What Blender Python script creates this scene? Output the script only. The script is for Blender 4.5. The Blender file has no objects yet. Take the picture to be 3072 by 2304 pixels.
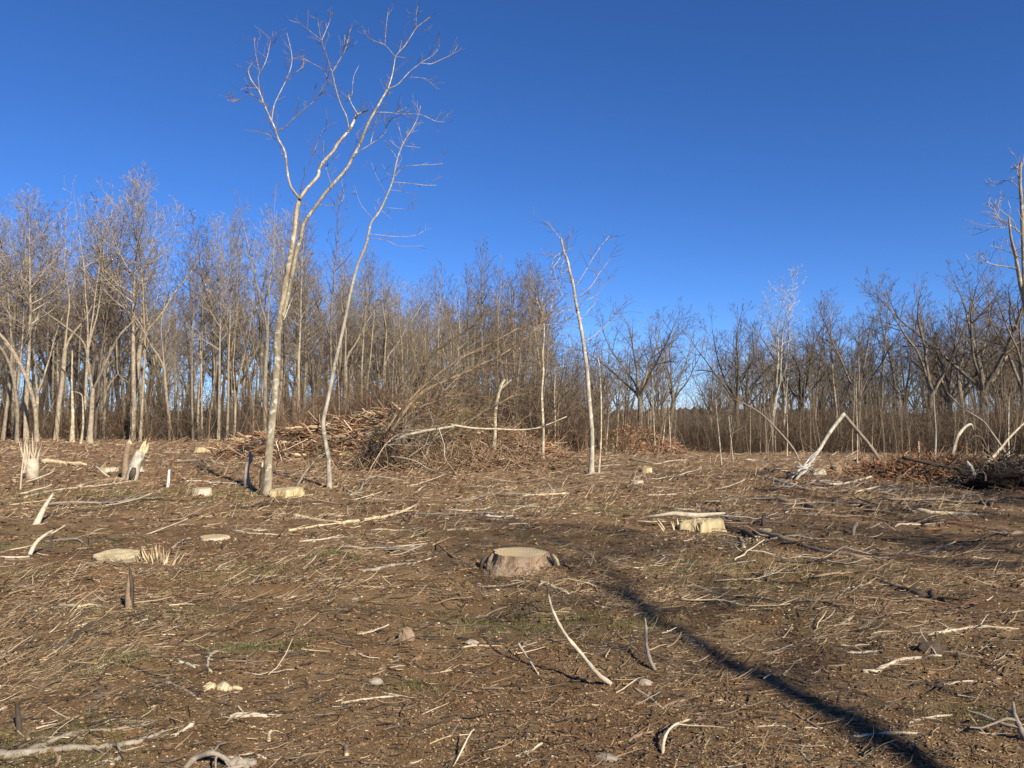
import bpy, math, random
import numpy as np
from mathutils import Vector, Matrix
R = math.radians
SC = bpy.context.scene
COL = SC.collection
rng = random.Random(7)
nr = np.random.RandomState(11)

# ------------------------------------------------------------------ camera, sky, sun, exposure
F = 770.0; CAMZ = 1.7; PITCH = math.atan(28 / F)
cam_d = bpy.data.cameras.new('camera'); cam = bpy.data.objects.new('camera', cam_d); COL.objects.link(cam)
cam_d.sensor_width = 36; cam_d.lens = F / 1024 * 36; cam_d.clip_start = .05; cam_d.clip_end = 6000
cam.location = (0, 0, CAMZ); cam.rotation_euler = (R(90) + PITCH, 0, 0); SC.camera = cam
SUN_EL = R(31); SUN_AZ = R(146)          # measured clockwise from +Y
w = bpy.data.worlds.new('World'); SC.world = w; w.use_nodes = True
nt = w.node_tree; bg = nt.nodes['Background']
sky = nt.nodes.new('ShaderNodeTexSky'); sky.sky_type = 'NISHITA'; sky.sun_disc = False
sky.sun_elevation = SUN_EL; sky.sun_rotation = SUN_AZ
sky.air_density = 1.05; sky.dust_density = 0.0; sky.ozone_density = 6.0; sky.altitude = 3600
hs = nt.nodes.new('ShaderNodeHueSaturation'); hs.inputs['Saturation'].default_value = 1.12
gm = nt.nodes.new('ShaderNodeGamma'); gm.inputs['Gamma'].default_value = 1.0
nt.links.new(sky.outputs[0], gm.inputs[0]); nt.links.new(gm.outputs[0], hs.inputs['Color']); 
tint = nt.nodes.new('ShaderNodeMix'); tint.data_type = 'RGBA'; tint.blend_type = 'MULTIPLY'; tint.inputs[0].default_value = 1; tint.inputs[7].default_value = (.95, .95, 1.13, 1)
nt.links.new(hs.outputs[0], tint.inputs[6]); nt.links.new(tint.outputs[2], bg.inputs[0])
bg.inputs[1].default_value = 0.081
sd = bpy.data.lights.new('sun', 'SUN'); sd.energy = 4.9; sd.angle = R(1.2); sd.color = (1, .92, .77)
sun = bpy.data.objects.new('sun', sd); COL.objects.link(sun)
sv = Vector((math.sin(SUN_AZ) * math.cos(SUN_EL), math.cos(SUN_AZ) * math.cos(SUN_EL), math.sin(SUN_EL)))
sun.rotation_euler = sv.to_track_quat('Z', 'Y').to_euler(); sun.location = sv * 50
SC.view_settings.view_transform = 'Standard'; SC.view_settings.look = 'None'
SC.view_settings.exposure = .74; SC.view_settings.gamma = 1

# ------------------------------------------------------------------ noise and terrain
TAB = np.random.RandomState(3).rand(256, 256)
def vnoise(x, y):
    xi = np.floor(x).astype(int); yi = np.floor(y).astype(int); fx = x - xi; fy = y - yi
    fx = fx * fx * (3 - 2 * fx); fy = fy * fy * (3 - 2 * fy)
    a = TAB[xi & 255, yi & 255]; b = TAB[(xi + 1) & 255, yi & 255]; c = TAB[xi & 255, (yi + 1) & 255]; d = TAB[(xi + 1) & 255, (yi + 1) & 255]
    return (a * (1 - fx) + b * fx) * (1 - fy) + (c * (1 - fx) + d * fx) * fy - .5
def fbm(x, y, s, o=3, seed=0):
    v = 0; a = 1.
    for k in range(o):
        v = v + a * vnoise(x / s + 17.3 * k + seed * 5.1, y / s - 9.7 * k + seed * 3.3); s = s / 2.1; a *= .5
    return v
def sst(x, a, b):
    t = np.clip((x - a) / (b - a), 0, 1); return t * t * (3 - 2 * t)
MOUNDS = [(-4.25, 7.95, .75, .15), (-3.25, 8.2, .5, .09), (.18, 8.6, 1.2, .13), (-1.9, 8.3, .6, .14), (4.4, 11.2, 1.4, .16),
          (2.6, 7.6, .8, -.10), (-7.8, 4.9, 1.3, .1), (-2.6, 3.2, .5, -.05), (7.5, 8.8, 1.8, .12), (-3.6, 6.3, .7, .08)]
def H(x, y):
    x = np.asarray(x, float); y = np.asarray(y, float)
    h = -1.25 * sst(y, 16, 62) * sst(x, -6, 14)
    d = np.sqrt(x * x + y * y)
    h = h + .16 * fbm(x, y, 7, 2) * sst(d, 2, 9) + .10 * fbm(x, y, 1.7, 3, 2) + .05 * fbm(x, y, .45, 2, 4) + .012 * fbm(x, y * .6, .15, 2, 7)
    # dozer ruts running across the view
    h = h - .05 * sst(np.abs((x * .25 + y) % 2.6 - 1.3), .35, .1) * sst(fbm(x, y, 3, 1, 9), -.1, .2)
    for mx, my, mr, mh in MOUNDS:
        h = h + mh * np.exp(-((x - mx) ** 2 + (y - my) ** 2) / (mr * mr) * 1.6)
    h = h + 1.08 * np.exp(-(((x + 6.0) / 4.6) ** 2 + ((y - 31.5) / 1.7) ** 2) * 1.2)      # left part of the big debris bank
    h = h + 1.0 * np.exp(-(((x + 2.6) / 2.9) ** 2 + ((y - 31.5) / 1.6) ** 2) * 1.2)
    h = h + 1.25 * np.exp(-(((x - 7.4) / 2.6) ** 2 + ((y - 47) / 1.6) ** 2) * 1.3)         # far reddish heap
    return h
def h1(x, y): return float(H(x, y))
CP, SP = math.cos(PITCH), math.sin(PITCH)
def ray(u, v):
    dx = (u - 512) / F; dz = (384 - v) / F
    yy = CP - SP * dz; zz = SP + CP * dz
    return dx / yy, zz / yy
def P(u, v, Y):
    a, b = ray(u, v); return Vector((a * Y, Y, CAMZ + b * Y))
YS = np.concatenate([np.arange(1.5, 12, .02), np.arange(12, 130, .1)])
def G(u, v, lift=0.):
    a, b = ray(u, v)
    dz = CAMZ + b * YS - H(a * YS, YS)
    k = np.where(dz <= 0)[0]
    Y = YS[k[0]] if len(k) else 60.
    return Vector((a * Y, Y, h1(a * Y, Y) + lift))
def upix(u, Y): return ray(u, 384)[0] * Y
# picture-measuring frames (photograph crops used while measuring)
def mk(u0, v0, s): return lambda x, y: (u0 + x * s, v0 + y * s)
R1 = mk(0, 133.3, .2009); R2 = mk(200, 0, .16077); R3 = mk(200, 233.3, .16077); R4 = mk(433.3, 200, .17074); R5 = mk(700, 150, .21094)
KA = mk(0, 426.7, .13562); KB = mk(266.7, 433.3, .13562); KC = mk(466.7, 433.3, .13562); KD = mk(733.3, 383.3, .14062)
KE = mk(0, 583.3, .12055); KF = mk(233.3, 566.7, .12138); KG = mk(466.7, 566.7, .12809); KH = mk(733.3, 566.7, .1314)

# ------------------------------------------------------------------ materials
def ramp(nt, fac, stops):
    r = nt.nodes.new('ShaderNodeValToRGB'); e = r.color_ramp.elements
    while len(e) > 1: e.remove(e[-1])
    e[0].position = stops[0][0]; e[0].color = (*stops[0][1], 1)
    for p, c in stops[1:]:
        n = e.new(p); n.color = (*c, 1)
    nt.links.new(fac, r.inputs[0]); return r.outputs[0]
def noise(nt, vec, scale, detail=4, rough=.55, dist=0):
    n = nt.nodes.new('ShaderNodeTexNoise'); n.inputs['Scale'].default_value = scale; n.inputs['Detail'].default_value = detail
    n.inputs['Roughness'].default_value = rough; n.inputs['Distortion'].default_value = dist
    if vec: nt.links.new(vec, n.inputs['Vector'])
    return n.outputs['Fac']
def mixc(nt, fac, a, b, mode='MIX'):
    m = nt.nodes.new('ShaderNodeMix'); m.data_type = 'RGBA'; m.blend_type = mode
    for s, i in ((fac, 0), (a, 6), (b, 7)):
        if isinstance(s, (int, float)): m.inputs[i].default_value = s
        elif isinstance(s, tuple): m.inputs[i].default_value = (*s, 1)
        else: nt.links.new(s, m.inputs[i])
    return m.outputs[2]
def math_n(nt, op, a, b=None, c=None):
    m = nt.nodes.new('ShaderNodeMath'); m.operation = op
    for s, i in ((a, 0), (b, 1), (c, 2)):
        if s is None: continue
        if isinstance(s, (int, float)): m.inputs[i].default_value = s
        else: nt.links.new(s, m.inputs[i])
    return m.outputs[0]
def newmat(name, rough=.9, spec=.15):
    m = bpy.data.materials.new(name); m.use_nodes = True; nt = m.node_tree; b = nt.nodes['Principled BSDF']
    b.inputs['Roughness'].default_value = rough; b.inputs['Specular IOR Level'].default_value = spec
    tc = nt.nodes.new('ShaderNodeTexCoord'); return m, nt, b, tc.outputs['Object']
def bump(nt, b, hgt, strength, dist=.01):
    n = nt.nodes.new('ShaderNodeBump'); n.inputs['Strength'].default_value = strength; n.inputs['Distance'].default_value = dist
    nt.links.new(hgt, n.inputs['Height']); nt.links.new(n.outputs[0], b.inputs['Normal'])
def stretch(nt, vec, sx, sy, sz):
    m = nt.nodes.new('ShaderNodeMapping'); m.inputs['Scale'].default_value = (sx, sy, sz); nt.links.new(vec, m.inputs['Vector']); return m.outputs[0]
def bark_mat(name, dark, light, patch, scale=6, bs=.5, obj_rand=.35):
    m, nt, b, co = newmat(name)
    s = stretch(nt, co, 1, 1, .35)
    c1 = ramp(nt, noise(nt, s, scale, 6, .65), [(.3, dark), (.55, light), (.8, tuple(min(1, k * 1.25) for k in light))])
    c2 = mixc(nt, ramp(nt, noise(nt, co, scale * .9, 3, .5, 1.), [(.54, (0, 0, 0)), (.64, (1, 1, 1))]), c1, patch)
    oi = nt.nodes.new('ShaderNodeObjectInfo')
    c3 = mixc(nt, 1., c2, ramp(nt, oi.outputs['Random'], [(0, (1 - obj_rand,) * 3), (.5, (1, .97, .93)), (1, (1 + 0, 1, .98))]), 'MULTIPLY')
    nt.links.new(c3, b.inputs['Base Color']); bump(nt, b, noise(nt, s, scale * 5, 5, .7), bs, .02); return m
def island_mat(name, stops, rough=.9, nscale=0):
    m, nt, b, co = newmat(name, rough)
    g = nt.nodes.new('ShaderNodeNewGeometry'); c = ramp(nt, g.outputs['Random Per Island'], stops)
    if nscale: c = mixc(nt, .55, c, ramp(nt, noise(nt, co, nscale, 4, .6), [(.3, (.35, .32, .3)), (.7, (1, 1, 1))]), 'MULTIPLY')
    nt.links.new(c, b.inputs['Base Color']); return m
M = {}
M['bark_pale'] = bark_mat('pale_bark', (.12, .09, .06), (.33, .27, .19), (.44, .39, .31), 7, .8)
M['bark_hero'] = bark_mat('young_tree_bark', (.15, .115, .07), (.44, .37, .25), (.64, .59, .48), 7, .9)
M['bark_grey'] = bark_mat('grey_bark', (.075, .06, .045), (.20, .165, .125), (.27, .24, .19), 7)
M['bark_mid'] = bark_mat('tan_bark', (.13, .10, .07), (.30, .245, .175), (.37, .33, .25), 7)
M['bark_white'] = bark_mat('white_bark', (.17, .14, .10), (.46, .41, .32), (.60, .56, .48), 6, .8)
M['bark_stump'] = bark_mat('stump_bark', (.14, .088, .052), (.46, .32, .20), (.52, .40, .29), 16, 1.)
M['crown_grey'] = island_mat('crown_twigs_grey', [(0, (.09, .068, .046)), (.5, (.18, .14, .098)), (1, (.33, .27, .20))])
M['crown_dark'] = island_mat('crown_twigs_dark', [(0, (.05, .036, .025)), (.5, (.115, .085, .058)), (1, (.22, .17, .12))])
M['crown_pale'] = island_mat('crown_twigs_pale', [(0, (.14, .11, .075)), (.5, (.29, .235, .17)), (1, (.48, .41, .32))])
M['crown_olive'] = island_mat('crown_twigs_olive', [(0, (.08, .06, .03)), (.5, (.17, .125, .065)), (1, (.27, .205, .115))])
M['crown_white'] = island_mat('crown_twigs_white', [(0, (.3, .27, .23)), (.5, (.45, .42, .36)), (1, (.65, .62, .56))])
M['leaf'] = island_mat('dead_leaf', [(0, (.09, .045, .02)), (.5, (.20, .11, .05)), (1, (.36, .23, .12))])
M['straw'] = island_mat('straw_and_twigs', [(0, (.08, .045, .028)), (.35, (.21, .135, .075)), (.65, (.33, .23, .13)), (.88, (.46, .345, .21)), (1, (.64, .53, .37))], .85)
M['straw_red'] = island_mat('reddish_shreds', [(0, (.08, .035, .02)), (.5, (.24, .115, .06)), (.85, (.40, .25, .14)), (1, (.58, .45, .3))], .85)
M['dark_twig'] = island_mat('dark_twigs', [(0, (.035, .026, .018)), (.6, (.10, .075, .05)), (1, (.19, .15, .11))], .85)
M['chip'] = island_mat('wood_chips', [(0, (.16, .09, .045)), (.6, (.34, .23, .12)), (1, (.66, .54, .36))])
M['clod'] = island_mat('soil_clods', [(0, (.10, .058, .028)), (1, (.24, .155, .085))], .95, 30)
M['grass'] = island_mat('short_green_grass', [(0, (.05, .065, .015)), (.6, (.10, .12, .035)), (1, (.20, .20, .08))], .8)
M['stone'] = island_mat('pale_stone', [(0, (.25, .19, .14)), (1, (.45, .38, .31))], .9, 25)
def stick_mat(name, a, b_, rough=.85):
    m, nt, b, co = newmat(name, rough)
    c = ramp(nt, noise(nt, co, 9, 6, .7), [(.3, a), (.7, b_)])
    nt.links.new(c, b.inputs['Base Color']); bump(nt, b, noise(nt, co, 60, 4, .7), .6, .01); return m
M['st_pale'] = stick_mat('bleached_stick', (.30, .23, .15), (.60, .52, .39))
M['st_grey'] = stick_mat('grey_stick', (.15, .12, .09), (.37, .31, .24))
M['st_dark'] = stick_mat('dark_stick', (.035, .026, .018), (.12, .09, .065))
M['st_brown'] = stick_mat('brown_stick', (.14, .09, .055), (.36, .26, .17))
M['st_red'] = stick_mat('reddish_stick', (.13, .05, .025), (.32, .17, .09))
M['st_white'] = stick_mat('white_stick', (.42, .38, .32), (.78, .74, .66))
M['split'] = stick_mat('split_wood', (.36, .26, .13), (.72, .60, .38))
# cut wood with rings and saw marks
m, nt, b, co = newmat('cut_wood', .8)
wv = nt.nodes.new('ShaderNodeTexWave'); wv.wave_type = 'RINGS'; wv.rings_direction = 'Z'; wv.inputs['Scale'].default_value = 9; wv.inputs['Distortion'].default_value = 3; wv.inputs['Detail'].default_value = 3
nt.links.new(co, wv.inputs['Vector'])
c = ramp(nt, wv.outputs['Fac'], [(0, (.42, .29, .13)), (1, (.62, .47, .25))])
c = mixc(nt, ramp(nt, noise(nt, stretch(nt, co, 1, 5, 1), 3, 4, .6), [(.42, (0, 0, 0)), (.62, (1, 1, 1))]), c, (.42, .34, .21))
nt.links.new(c, b.inputs['Base Color']); bump(nt, b, noise(nt, stretch(nt, co, 2, 30, 1), 6, 3, .7), .4, .01); M['cut'] = m
m, nt, b, co = newmat('fresh_cut_wood', .8)
c = ramp(nt, noise(nt, stretch(nt, co, 1, 1, .25), 12, 4, .65), [(.3, (.30, .22, .10)), (.7, (.60, .50, .30))])
nt.links.new(c, b.inputs['Base Color']); bump(nt, b, noise(nt, stretch(nt, co, 1, 1, .2), 30, 3, .7), .6, .01); M['fresh'] = m
M['brush_tan'] = island_mat('brush_tan', [(0, (.09, .05, .03)), (.5, (.23, .145, .08)), (1, (.44, .32, .2))])
M['brush_rust'] = island_mat('brush_rust', [(0, (.05, .025, .015)), (.5, (.15, .08, .045)), (1, (.34, .22, .13))])
M['leaf_red'] = island_mat('red_dead_leaf', [(0, (.12, .035, .015)), (.6, (.26, .095, .04)), (1, (.38, .19, .09))])
# soil
m, nt, b, co = newmat('bare_soil', .95, .08)
n_big = noise(nt, co, .35, 5, .6); n_mid = noise(nt, co, 2.2, 6, .62); n_fine = noise(nt, co, 34, 6, .7)
soil = ramp(nt, n_mid, [(.28, (.135, .077, .034)), (.5, (.212, .132, .066)), (.72, (.30, .20, .105))])
soil = mixc(nt, ramp(nt, n_big, [(.5, (0, 0, 0)), (.66, (1, 1, 1))]), soil, (.19, .105, .052))
och = ramp(nt, noise(nt, co, .9, 4, .6, .5), [(.62, (0, 0, 0)), (.74, (1, 1, 1))])
soil = mixc(nt, och, soil, (.34, .225, .10))
grn = math_n(nt, 'MULTIPLY', ramp(nt, noise(nt, co, .55, 4, .65, .3), [(.55, (0, 0, 0)), (.68, (1, 1, 1))]), .45)
soil = mixc(nt, grn, soil, (.105, .10, .045))
# far ground: litter too fine to resolve
sx = nt.nodes.new('ShaderNodeSeparateXYZ'); nt.links.new(co, sx.inputs[0])
far = ramp(nt, math_n(nt, 'MULTIPLY', sx.outputs['Y'], .01), [(.10, (0, 0, 0)), (.35, (1, 1, 1))])
spk = ramp(nt, noise(nt, stretch(nt, co, 1, .6, 1), 9, 8, .8), [(.40, (.13, .075, .04)), (.52, (.25, .165, .10)), (.62, (.45, .34, .22))])
soil = mixc(nt, math_n(nt, 'MULTIPLY', far, .7), soil, spk)
soil = mixc(nt, 1., soil, ramp(nt, n_fine, [(.3, (.78, .76, .74)), (.6, (1, 1, 1))]), 'MULTIPLY')
nt.links.new(soil, b.inputs['Base Color'])
hh = math_n(nt, 'ADD', n_fine, math_n(nt, 'MULTIPLY', noise(nt, co, 120, 4, .7), .35))
bump(nt, b, hh, .85, .025); M['soil'] = m
m, nt, b, co = newmat('far_woods', .95, .0)
c = ramp(nt, noise(nt, stretch(nt, co, 1, 1, .5), 1.2, 6, .75), [(.35, (.035, .03, .022)), (.65, (.115, .09, .07))])
nt.links.new(c, b.inputs['Base Color']); M['far'] = m

# ------------------------------------------------------------------ mesh building
def raw_mesh(name, V, Q, mats, midx=None, smooth=True):
    """V (n,3), Q list of arrays of faces (k verts each)"""
    me = bpy.data.meshes.new(name); V = np.asarray(V, np.float32)
    Q = [np.asarray(q, np.int32) for q in Q if len(q)]
    me.vertices.add(len(V)); me.vertices.foreach_set('co', V.ravel())
    loops = np.concatenate([q.ravel() for q in Q]); sizes = np.concatenate([np.full(len(q), q.shape[1], np.int32) for q in Q])
    me.loops.add(len(loops)); me.loops.foreach_set('vertex_index', loops)
    me.polygons.add(len(sizes)); st = np.concatenate([[0], np.cumsum(sizes)[:-1]]).astype(np.int32)
    me.polygons.foreach_set('loop_start', st); me.polygons.foreach_set('loop_total', sizes)
    if midx is not None: me.polygons.foreach_set('material_index', np.asarray(midx, np.int32))
    me.polygons.foreach_set('use_smooth', np.full(len(sizes), smooth, bool))
    for mt in mats: me.materials.append(mt)
    me.update(calc_edges=True); return me
class Tubes:
    def __init__(s): s.g = {}; s.quads = []; s.n = 0
    def add(s, pts, rad, sides=3, cap=False):
        s.g.setdefault((len(pts), sides, cap), []).append((pts, rad)); s.n += 1
    def quad(s, four): s.quads.append(four)       # a small two-sided leaf
    def arrays(s):
        VS, QS, CS, o = [], [], [], 0
        for (N, S, cap), L in s.g.items():
            p = np.array([[tuple(q) for q in a[0]] for a in L], float); r = np.array([a[1] for a in L], float)
            t = np.gradient(p, axis=1); t /= np.linalg.norm(t, axis=2, keepdims=True) + 1e-9
            md = p[:, -1] - p[:, 0]; ax = np.argmin(np.abs(md), axis=1); ref = np.eye(3)[ax][:, None, :]
            n1 = np.cross(t, ref); n1 /= np.linalg.norm(n1, axis=2, keepdims=True) + 1e-9; n2 = np.cross(t, n1)
            a = np.arange(S) / S * 2 * np.pi
            off = n1[:, :, None, :] * np.cos(a)[None, None, :, None] + n2[:, :, None, :] * np.sin(a)[None, None, :, None]
            v = p[:, :, None, :] + off * r[:, :, None, None]
            if S >= 6: v = v + off * (r[:, :, None, None] * (nr.rand(len(L), N, S, 1) - .5) * .16)
            Mn = len(L); idx = (np.arange(Mn * N * S) + o).reshape(Mn, N, S)
            q = np.stack([idx[:, :-1, :], idx[:, 1:, :], np.roll(idx, -1, 2)[:, 1:, :], np.roll(idx, -1, 2)[:, :-1, :]], -1).reshape(-1, 4)
            VS.append(v.reshape(-1, 3)); QS.append(q); o += Mn * N * S
            if cap:
                CS.append(idx[:, 0, :]); CS.append(idx[:, -1, ::-1])
        if s.quads:
            v = np.array([[tuple(k) for k in f] for f in s.quads], float); k = len(v)
            idx = (np.arange(k * 4) + o).reshape(k, 4); VS.append(v.reshape(-1, 3)); lq = idx
        else: lq = np.zeros((0, 4), int)
        return np.concatenate(VS), np.concatenate(QS) if QS else np.zeros((0, 4), int), CS, lq
    def mesh(s, name, mats, base=(0, 0, 0)):
        V, Q, C, lq = s.arrays(); V = V - np.array(base)
        mats = mats if isinstance(mats, list) else [mats]
        mi = [0] * len(Q); faces = [Q]
        for c in C: faces.append(c); mi += [1 if len(mats) > 1 else 0] * len(c)
        if len(lq): faces.append(lq); mi += [len(mats) - 1] * len(lq)
        return raw_mesh(name, V, faces, mats, mi)
def obj(name, me, parent=None, label=None, cat=None, group=None, kind=None, loc=None):
    o = bpy.data.objects.new(name, me); COL.objects.link(o)
    if parent: o.parent = parent
    if loc is not None: o.location = loc
    if label: o['label'] = label
    if cat: o['category'] = cat
    if group: o['group'] = group
    if kind: o['kind'] = kind
    return o
def struct(name, me): return obj(name, me, kind='structure')
def wob(a, b, n, amp, r=rng):
    """n points from a to b with a smooth wobble"""
    a = Vector(a); b = Vector(b); L = (b - a).length; o = []
    c1 = Vector((r.uniform(-1, 1), r.uniform(-1, 1), r.uniform(-1, 1))) * amp * L; c2 = Vector((r.uniform(-1, 1), r.uniform(-1, 1), r.uniform(-1, 1))) * amp * L * .6
    for i in range(n):
        t = i / (n - 1); o.append(a.lerp(b, t) + c1 * math.sin(math.pi * t) + c2 * math.sin(2 * math.pi * t))
    return o
def dense(pts, k=3):
    """Catmull-Rom through pts"""
    p = [Vector(q) for q in pts]; p = [p[0] * 2 - p[1]] + p + [p[-1] * 2 - p[-2]]; o = []
    for i in range(1, len(p) - 2):
        for j in range(k):
            t = j / k; a, b_, c_, d = p[i - 1:i + 3]
            o.append(.5 * ((2 * b_) + (c_ - a) * t + (2 * a - 5 * b_ + 4 * c_ - d) * t * t + (3 * b_ - a - 3 * c_ + d) * t ** 3))
    o.append(p[-2]); return o

# ------------------------------------------------------------------ structure: ground, far woods
def axis(f, g, lim, ext):
    a = [0.]
    while a[-1] < lim: a.append(a[-1] + f + g * a[-1])
    for e in ext: a.append(e)
    return a
xp = axis(.04, .0145, 62, [70, 85, 110, 160, 300, 700, 1800]); xs = np.array([-k for k in xp[:0:-1]] + xp)
yp = axis(.035, .0085, 75, [80, 90, 110, 150, 250, 500, 1000, 2600]); ys = np.array([-600, -150, -60, -30, -18, -12, -8, -5, -3, -1.5, -.6] + yp)
X, Y = np.meshgrid(xs, ys); Z = H(X, Y)
far_f = sst(np.abs(Y) + np.abs(X), 150, 400); Z = Z * (1 - far_f) - 1.0 * far_f
V = np.stack([X, Y, Z], -1).reshape(-1, 3); nx = len(xs); ny = len(ys)
ii = np.arange(nx * ny).reshape(ny, nx)
Q = np.stack([ii[:-1, :-1], ii[:-1, 1:], ii[1:, 1:], ii[1:, :-1]], -1).reshape(-1, 4)
struct('ground', raw_mesh('ground', V, [Q], [M['soil']]))
# distant wooded rise behind the gap
a = np.linspace(-1.2, 1.2, 700); Rr = 210 + 25 * np.sin(a * 5)
top = 1.2 + 3.2 * fbm(a * 60, a * 0, 7, 3, 2) + 1.5 * nr.rand(700)
rows = []
for k, (dr, zf) in enumerate([(0, 0), (2, .6), (4, 1), (30, .9), (60, 0)]):
    rr = Rr + dr; rows.append(np.stack([np.sin(a) * rr, np.cos(a) * rr, np.where(zf > 0, (top + 2.2) * zf - 2.2, -3 + 0 * a)], -1))
V = np.concatenate(rows); ii = np.arange(5 * 700).reshape(5, 700)
Q = np.stack([ii[:-1, :-1], ii[:-1, 1:], ii[1:, 1:], ii[1:, :-1]], -1).reshape(-1, 4)
struct('hills', raw_mesh('hills', V, [Q], [M['far']], smooth=False))

# ------------------------------------------------------------------ tree generator
def rot_about(d, ang, az):
    """tilt d by ang towards azimuth az about d"""
    ref = Vector((0, 0, 1)) if abs(d.z) < .9 else Vector((1, 0, 0))
    n1 = d.cross(ref).normalized(); n2 = d.cross(n1)
    s = math.sin(ang); return d * math.cos(ang) + n1 * (s * math.cos(az)) + n2 * (s * math.sin(az))
def grow(T, p, d, L, r, lvl, prm, rg, crown):
    n = prm['n'][lvl]; step = L / (n - 1); pts = [p.copy()]; dirs = [d.copy()]; wb = prm['wob'][lvl]; tr = prm['trop'][lvl]
    for i in range(n - 1):
        d = Vector((d.x + rg.gauss(0, wb), d.y + rg.gauss(0, wb), d.z + rg.gauss(0, wb) + tr)).normalized()
        p = p + d * step; pts.append(p); dirs.append(d)
    tp = prm['taper'][lvl]
    rad = [max(r * (1 - tp * (i / (n - 1))), prm['rmin']) for i in range(n)]
    if lvl == 0: rad[0] *= 1.25
    (T if lvl == 0 else crown).add(pts, rad, prm['sides'][lvl])
    if lvl >= prm['maxl']:
        if prm.get('leaf', 0) and rg.random() < prm['leaf']:
            q = pts[-1]; s = rg.uniform(.05, .1)
            a = Vector((rg.gauss(0, 1), rg.gauss(0, 1), rg.gauss(0, 1))).normalized() * s; b_ = Vector((rg.gauss(0, 1), rg.gauss(0, 1), rg.gauss(0, 1))).normalized() * s
            crown.quad((q, q + a, q + a + b_, q + b_))
        return
    nc = prm['nc'][lvl]; nc = int(nc * (min(1.6, max(.4, L / prm['Lref'][lvl]))) + rg.random())
    az = rg.uniform(0, 6.28)
    for k in range(nc):
        t = prm['t0'][lvl] + (1 - prm['t0'][lvl]) * ((k + rg.random()) / nc) * .97
        f = t * (n - 1); i = min(int(f), n - 2); q = pts[i].lerp(pts[i + 1], f - i)
        az += 2.4 + rg.uniform(-.5, .5)
        if lvl == 0:
            tt = (t - prm['t0'][0]) / (1 - prm['t0'][0]); ang = R(prm['a0'] * (1 - tt) + prm['a1'] * tt) * rg.uniform(.8, 1.2)
            cl = prm['H'] * prm['w'] * prm['shape'](tt) * rg.uniform(.7, 1.15)
            cr = min(rad[i] * .6, cl * .0135 + .008)
        else:
            ang = R(prm['ang'][lvl]) * rg.uniform(.7, 1.3); cl = L * prm['ratio'][lvl] * (1.05 - .6 * t) * rg.uniform(.6, 1.3); cr = max(rad[i] * .6, prm['rmin'])
        grow(T, q, rot_about(dirs[i], ang, az), cl, cr, lvl + 1, prm, rg, crown)
def prm_tall(H, **k):
    p = dict(H=H, n=[14, 7, 5, 4, 3], wob=[.035, .09, .12, .14, .15], trop=[.02, .07, .07, .08, .08], taper=[.94, .85, .8, .7, .5], sides=[8, 4, 3, 3, 3],
             rmin=.0086, maxl=4, nc=[30, 10, 6, 4], t0=[.42, .2, .2, .15], Lref=[H, 4, 1.7, .8], ang=[0, 44, 42, 38], ratio=[0, .52, .52, .62], a0=64, a1=34, w=.36,
             shape=lambda t: .55 + .6 * t - .85 * t * t, leaf=0)
    p.update(k); return p
def make_tree(seed, prm, r0, lean=(0, 0), forks=0, fork_t=.3, fork_a=24, ftrop=.045):
    rg = random.Random(seed); T = Tubes(); C = Tubes(); H_ = prm['H']
    d = Vector((lean[0], lean[1], 1)).normalized()
    if not forks:
        grow(T, Vector((0, 0, -.15)), d, H_, r0, 0, prm, rg, C)
    else:
        pts = [Vector((0, 0, -.15))]; n = 6
        for i in range(n - 1):
            d = Vector((d.x + rg.gauss(0, .04), d.y + rg.gauss(0, .04), d.z)).normalized(); pts.append(pts[-1] + d * H_ * fork_t / (n - 1))
        T.add(pts, [r0 * (1.3 if i == 0 else 1 - .12 * i / n) for i in range(n)], 9)
        az = rg.uniform(0, 6.3)
        for k in range(forks):
            p2 = dict(prm); p2['H'] = H_ * (1 - fork_t); p2['wob'] = [.085] + prm['wob'][1:]; p2['t0'] = [.22] + prm['t0'][1:]; p2['trop'] = [ftrop] + prm['trop'][1:]
            ang = R(fork_a) * rg.uniform(.6, 1.25) * (1 if k else .35)
            grow(T, pts[-1] - d * .1, rot_about(d, ang, az + k * 6.283 / max(1, forks - (0 if forks < 3 else 1))), p2['H'] * rg.uniform(.85, 1.02), r0 * rg.uniform(.45, .62), 0, p2, rg, C)
    return T, C
dome = lambda t: .75 + .45 * t - .85 * t * t
VAR = {}
def variety(key, seed, prm, r0, bark, crown, **k):
    T, C = make_tree(seed, prm, r0, **k)
    mt = T.mesh('trunk', M[bark]); mc = C.mesh('crown', [M[crown], M['leaf']] if prm.get('leaf') else M[crown])
    zs = max(max(q.z for q in a[0]) for L in list(T.g.values()) + list(C.g.values()) for a in L)
    VAR[key] = (mt, mc, zs)
variety('tall_a', 1, prm_tall(18), .20, 'bark_pale', 'crown_pale')
variety('tall_b', 2, prm_tall(18, w=.22, t0=[.5, .2, .2, .15]), .17, 'bark_mid', 'crown_grey', lean=(.03, .02))
variety('tall_c', 3, prm_tall(17, w=.28, nc=[28, 9, 6, 4], t0=[.36, .2, .2, .15], leaf=.12), .18, 'bark_pale', 'crown_grey', lean=(-.04, 0))
variety('tall_d', 4, prm_tall(17, w=.22, nc=[28, 8, 6, 4]), .15, 'bark_grey', 'crown_dark', lean=(.05, .03))
variety('fork_a', 5, prm_tall(17, w=.26, nc=[16, 8, 6, 4], maxl=4), .19, 'bark_mid', 'crown_grey', forks=2, fork_t=.38, fork_a=20)
variety('fork_b', 6, prm_tall(17, w=.28, nc=[15, 9, 6, 4], maxl=4), .16, 'bark_pale', 'crown_pale', forks=3, fork_t=.36, fork_a=17)
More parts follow.
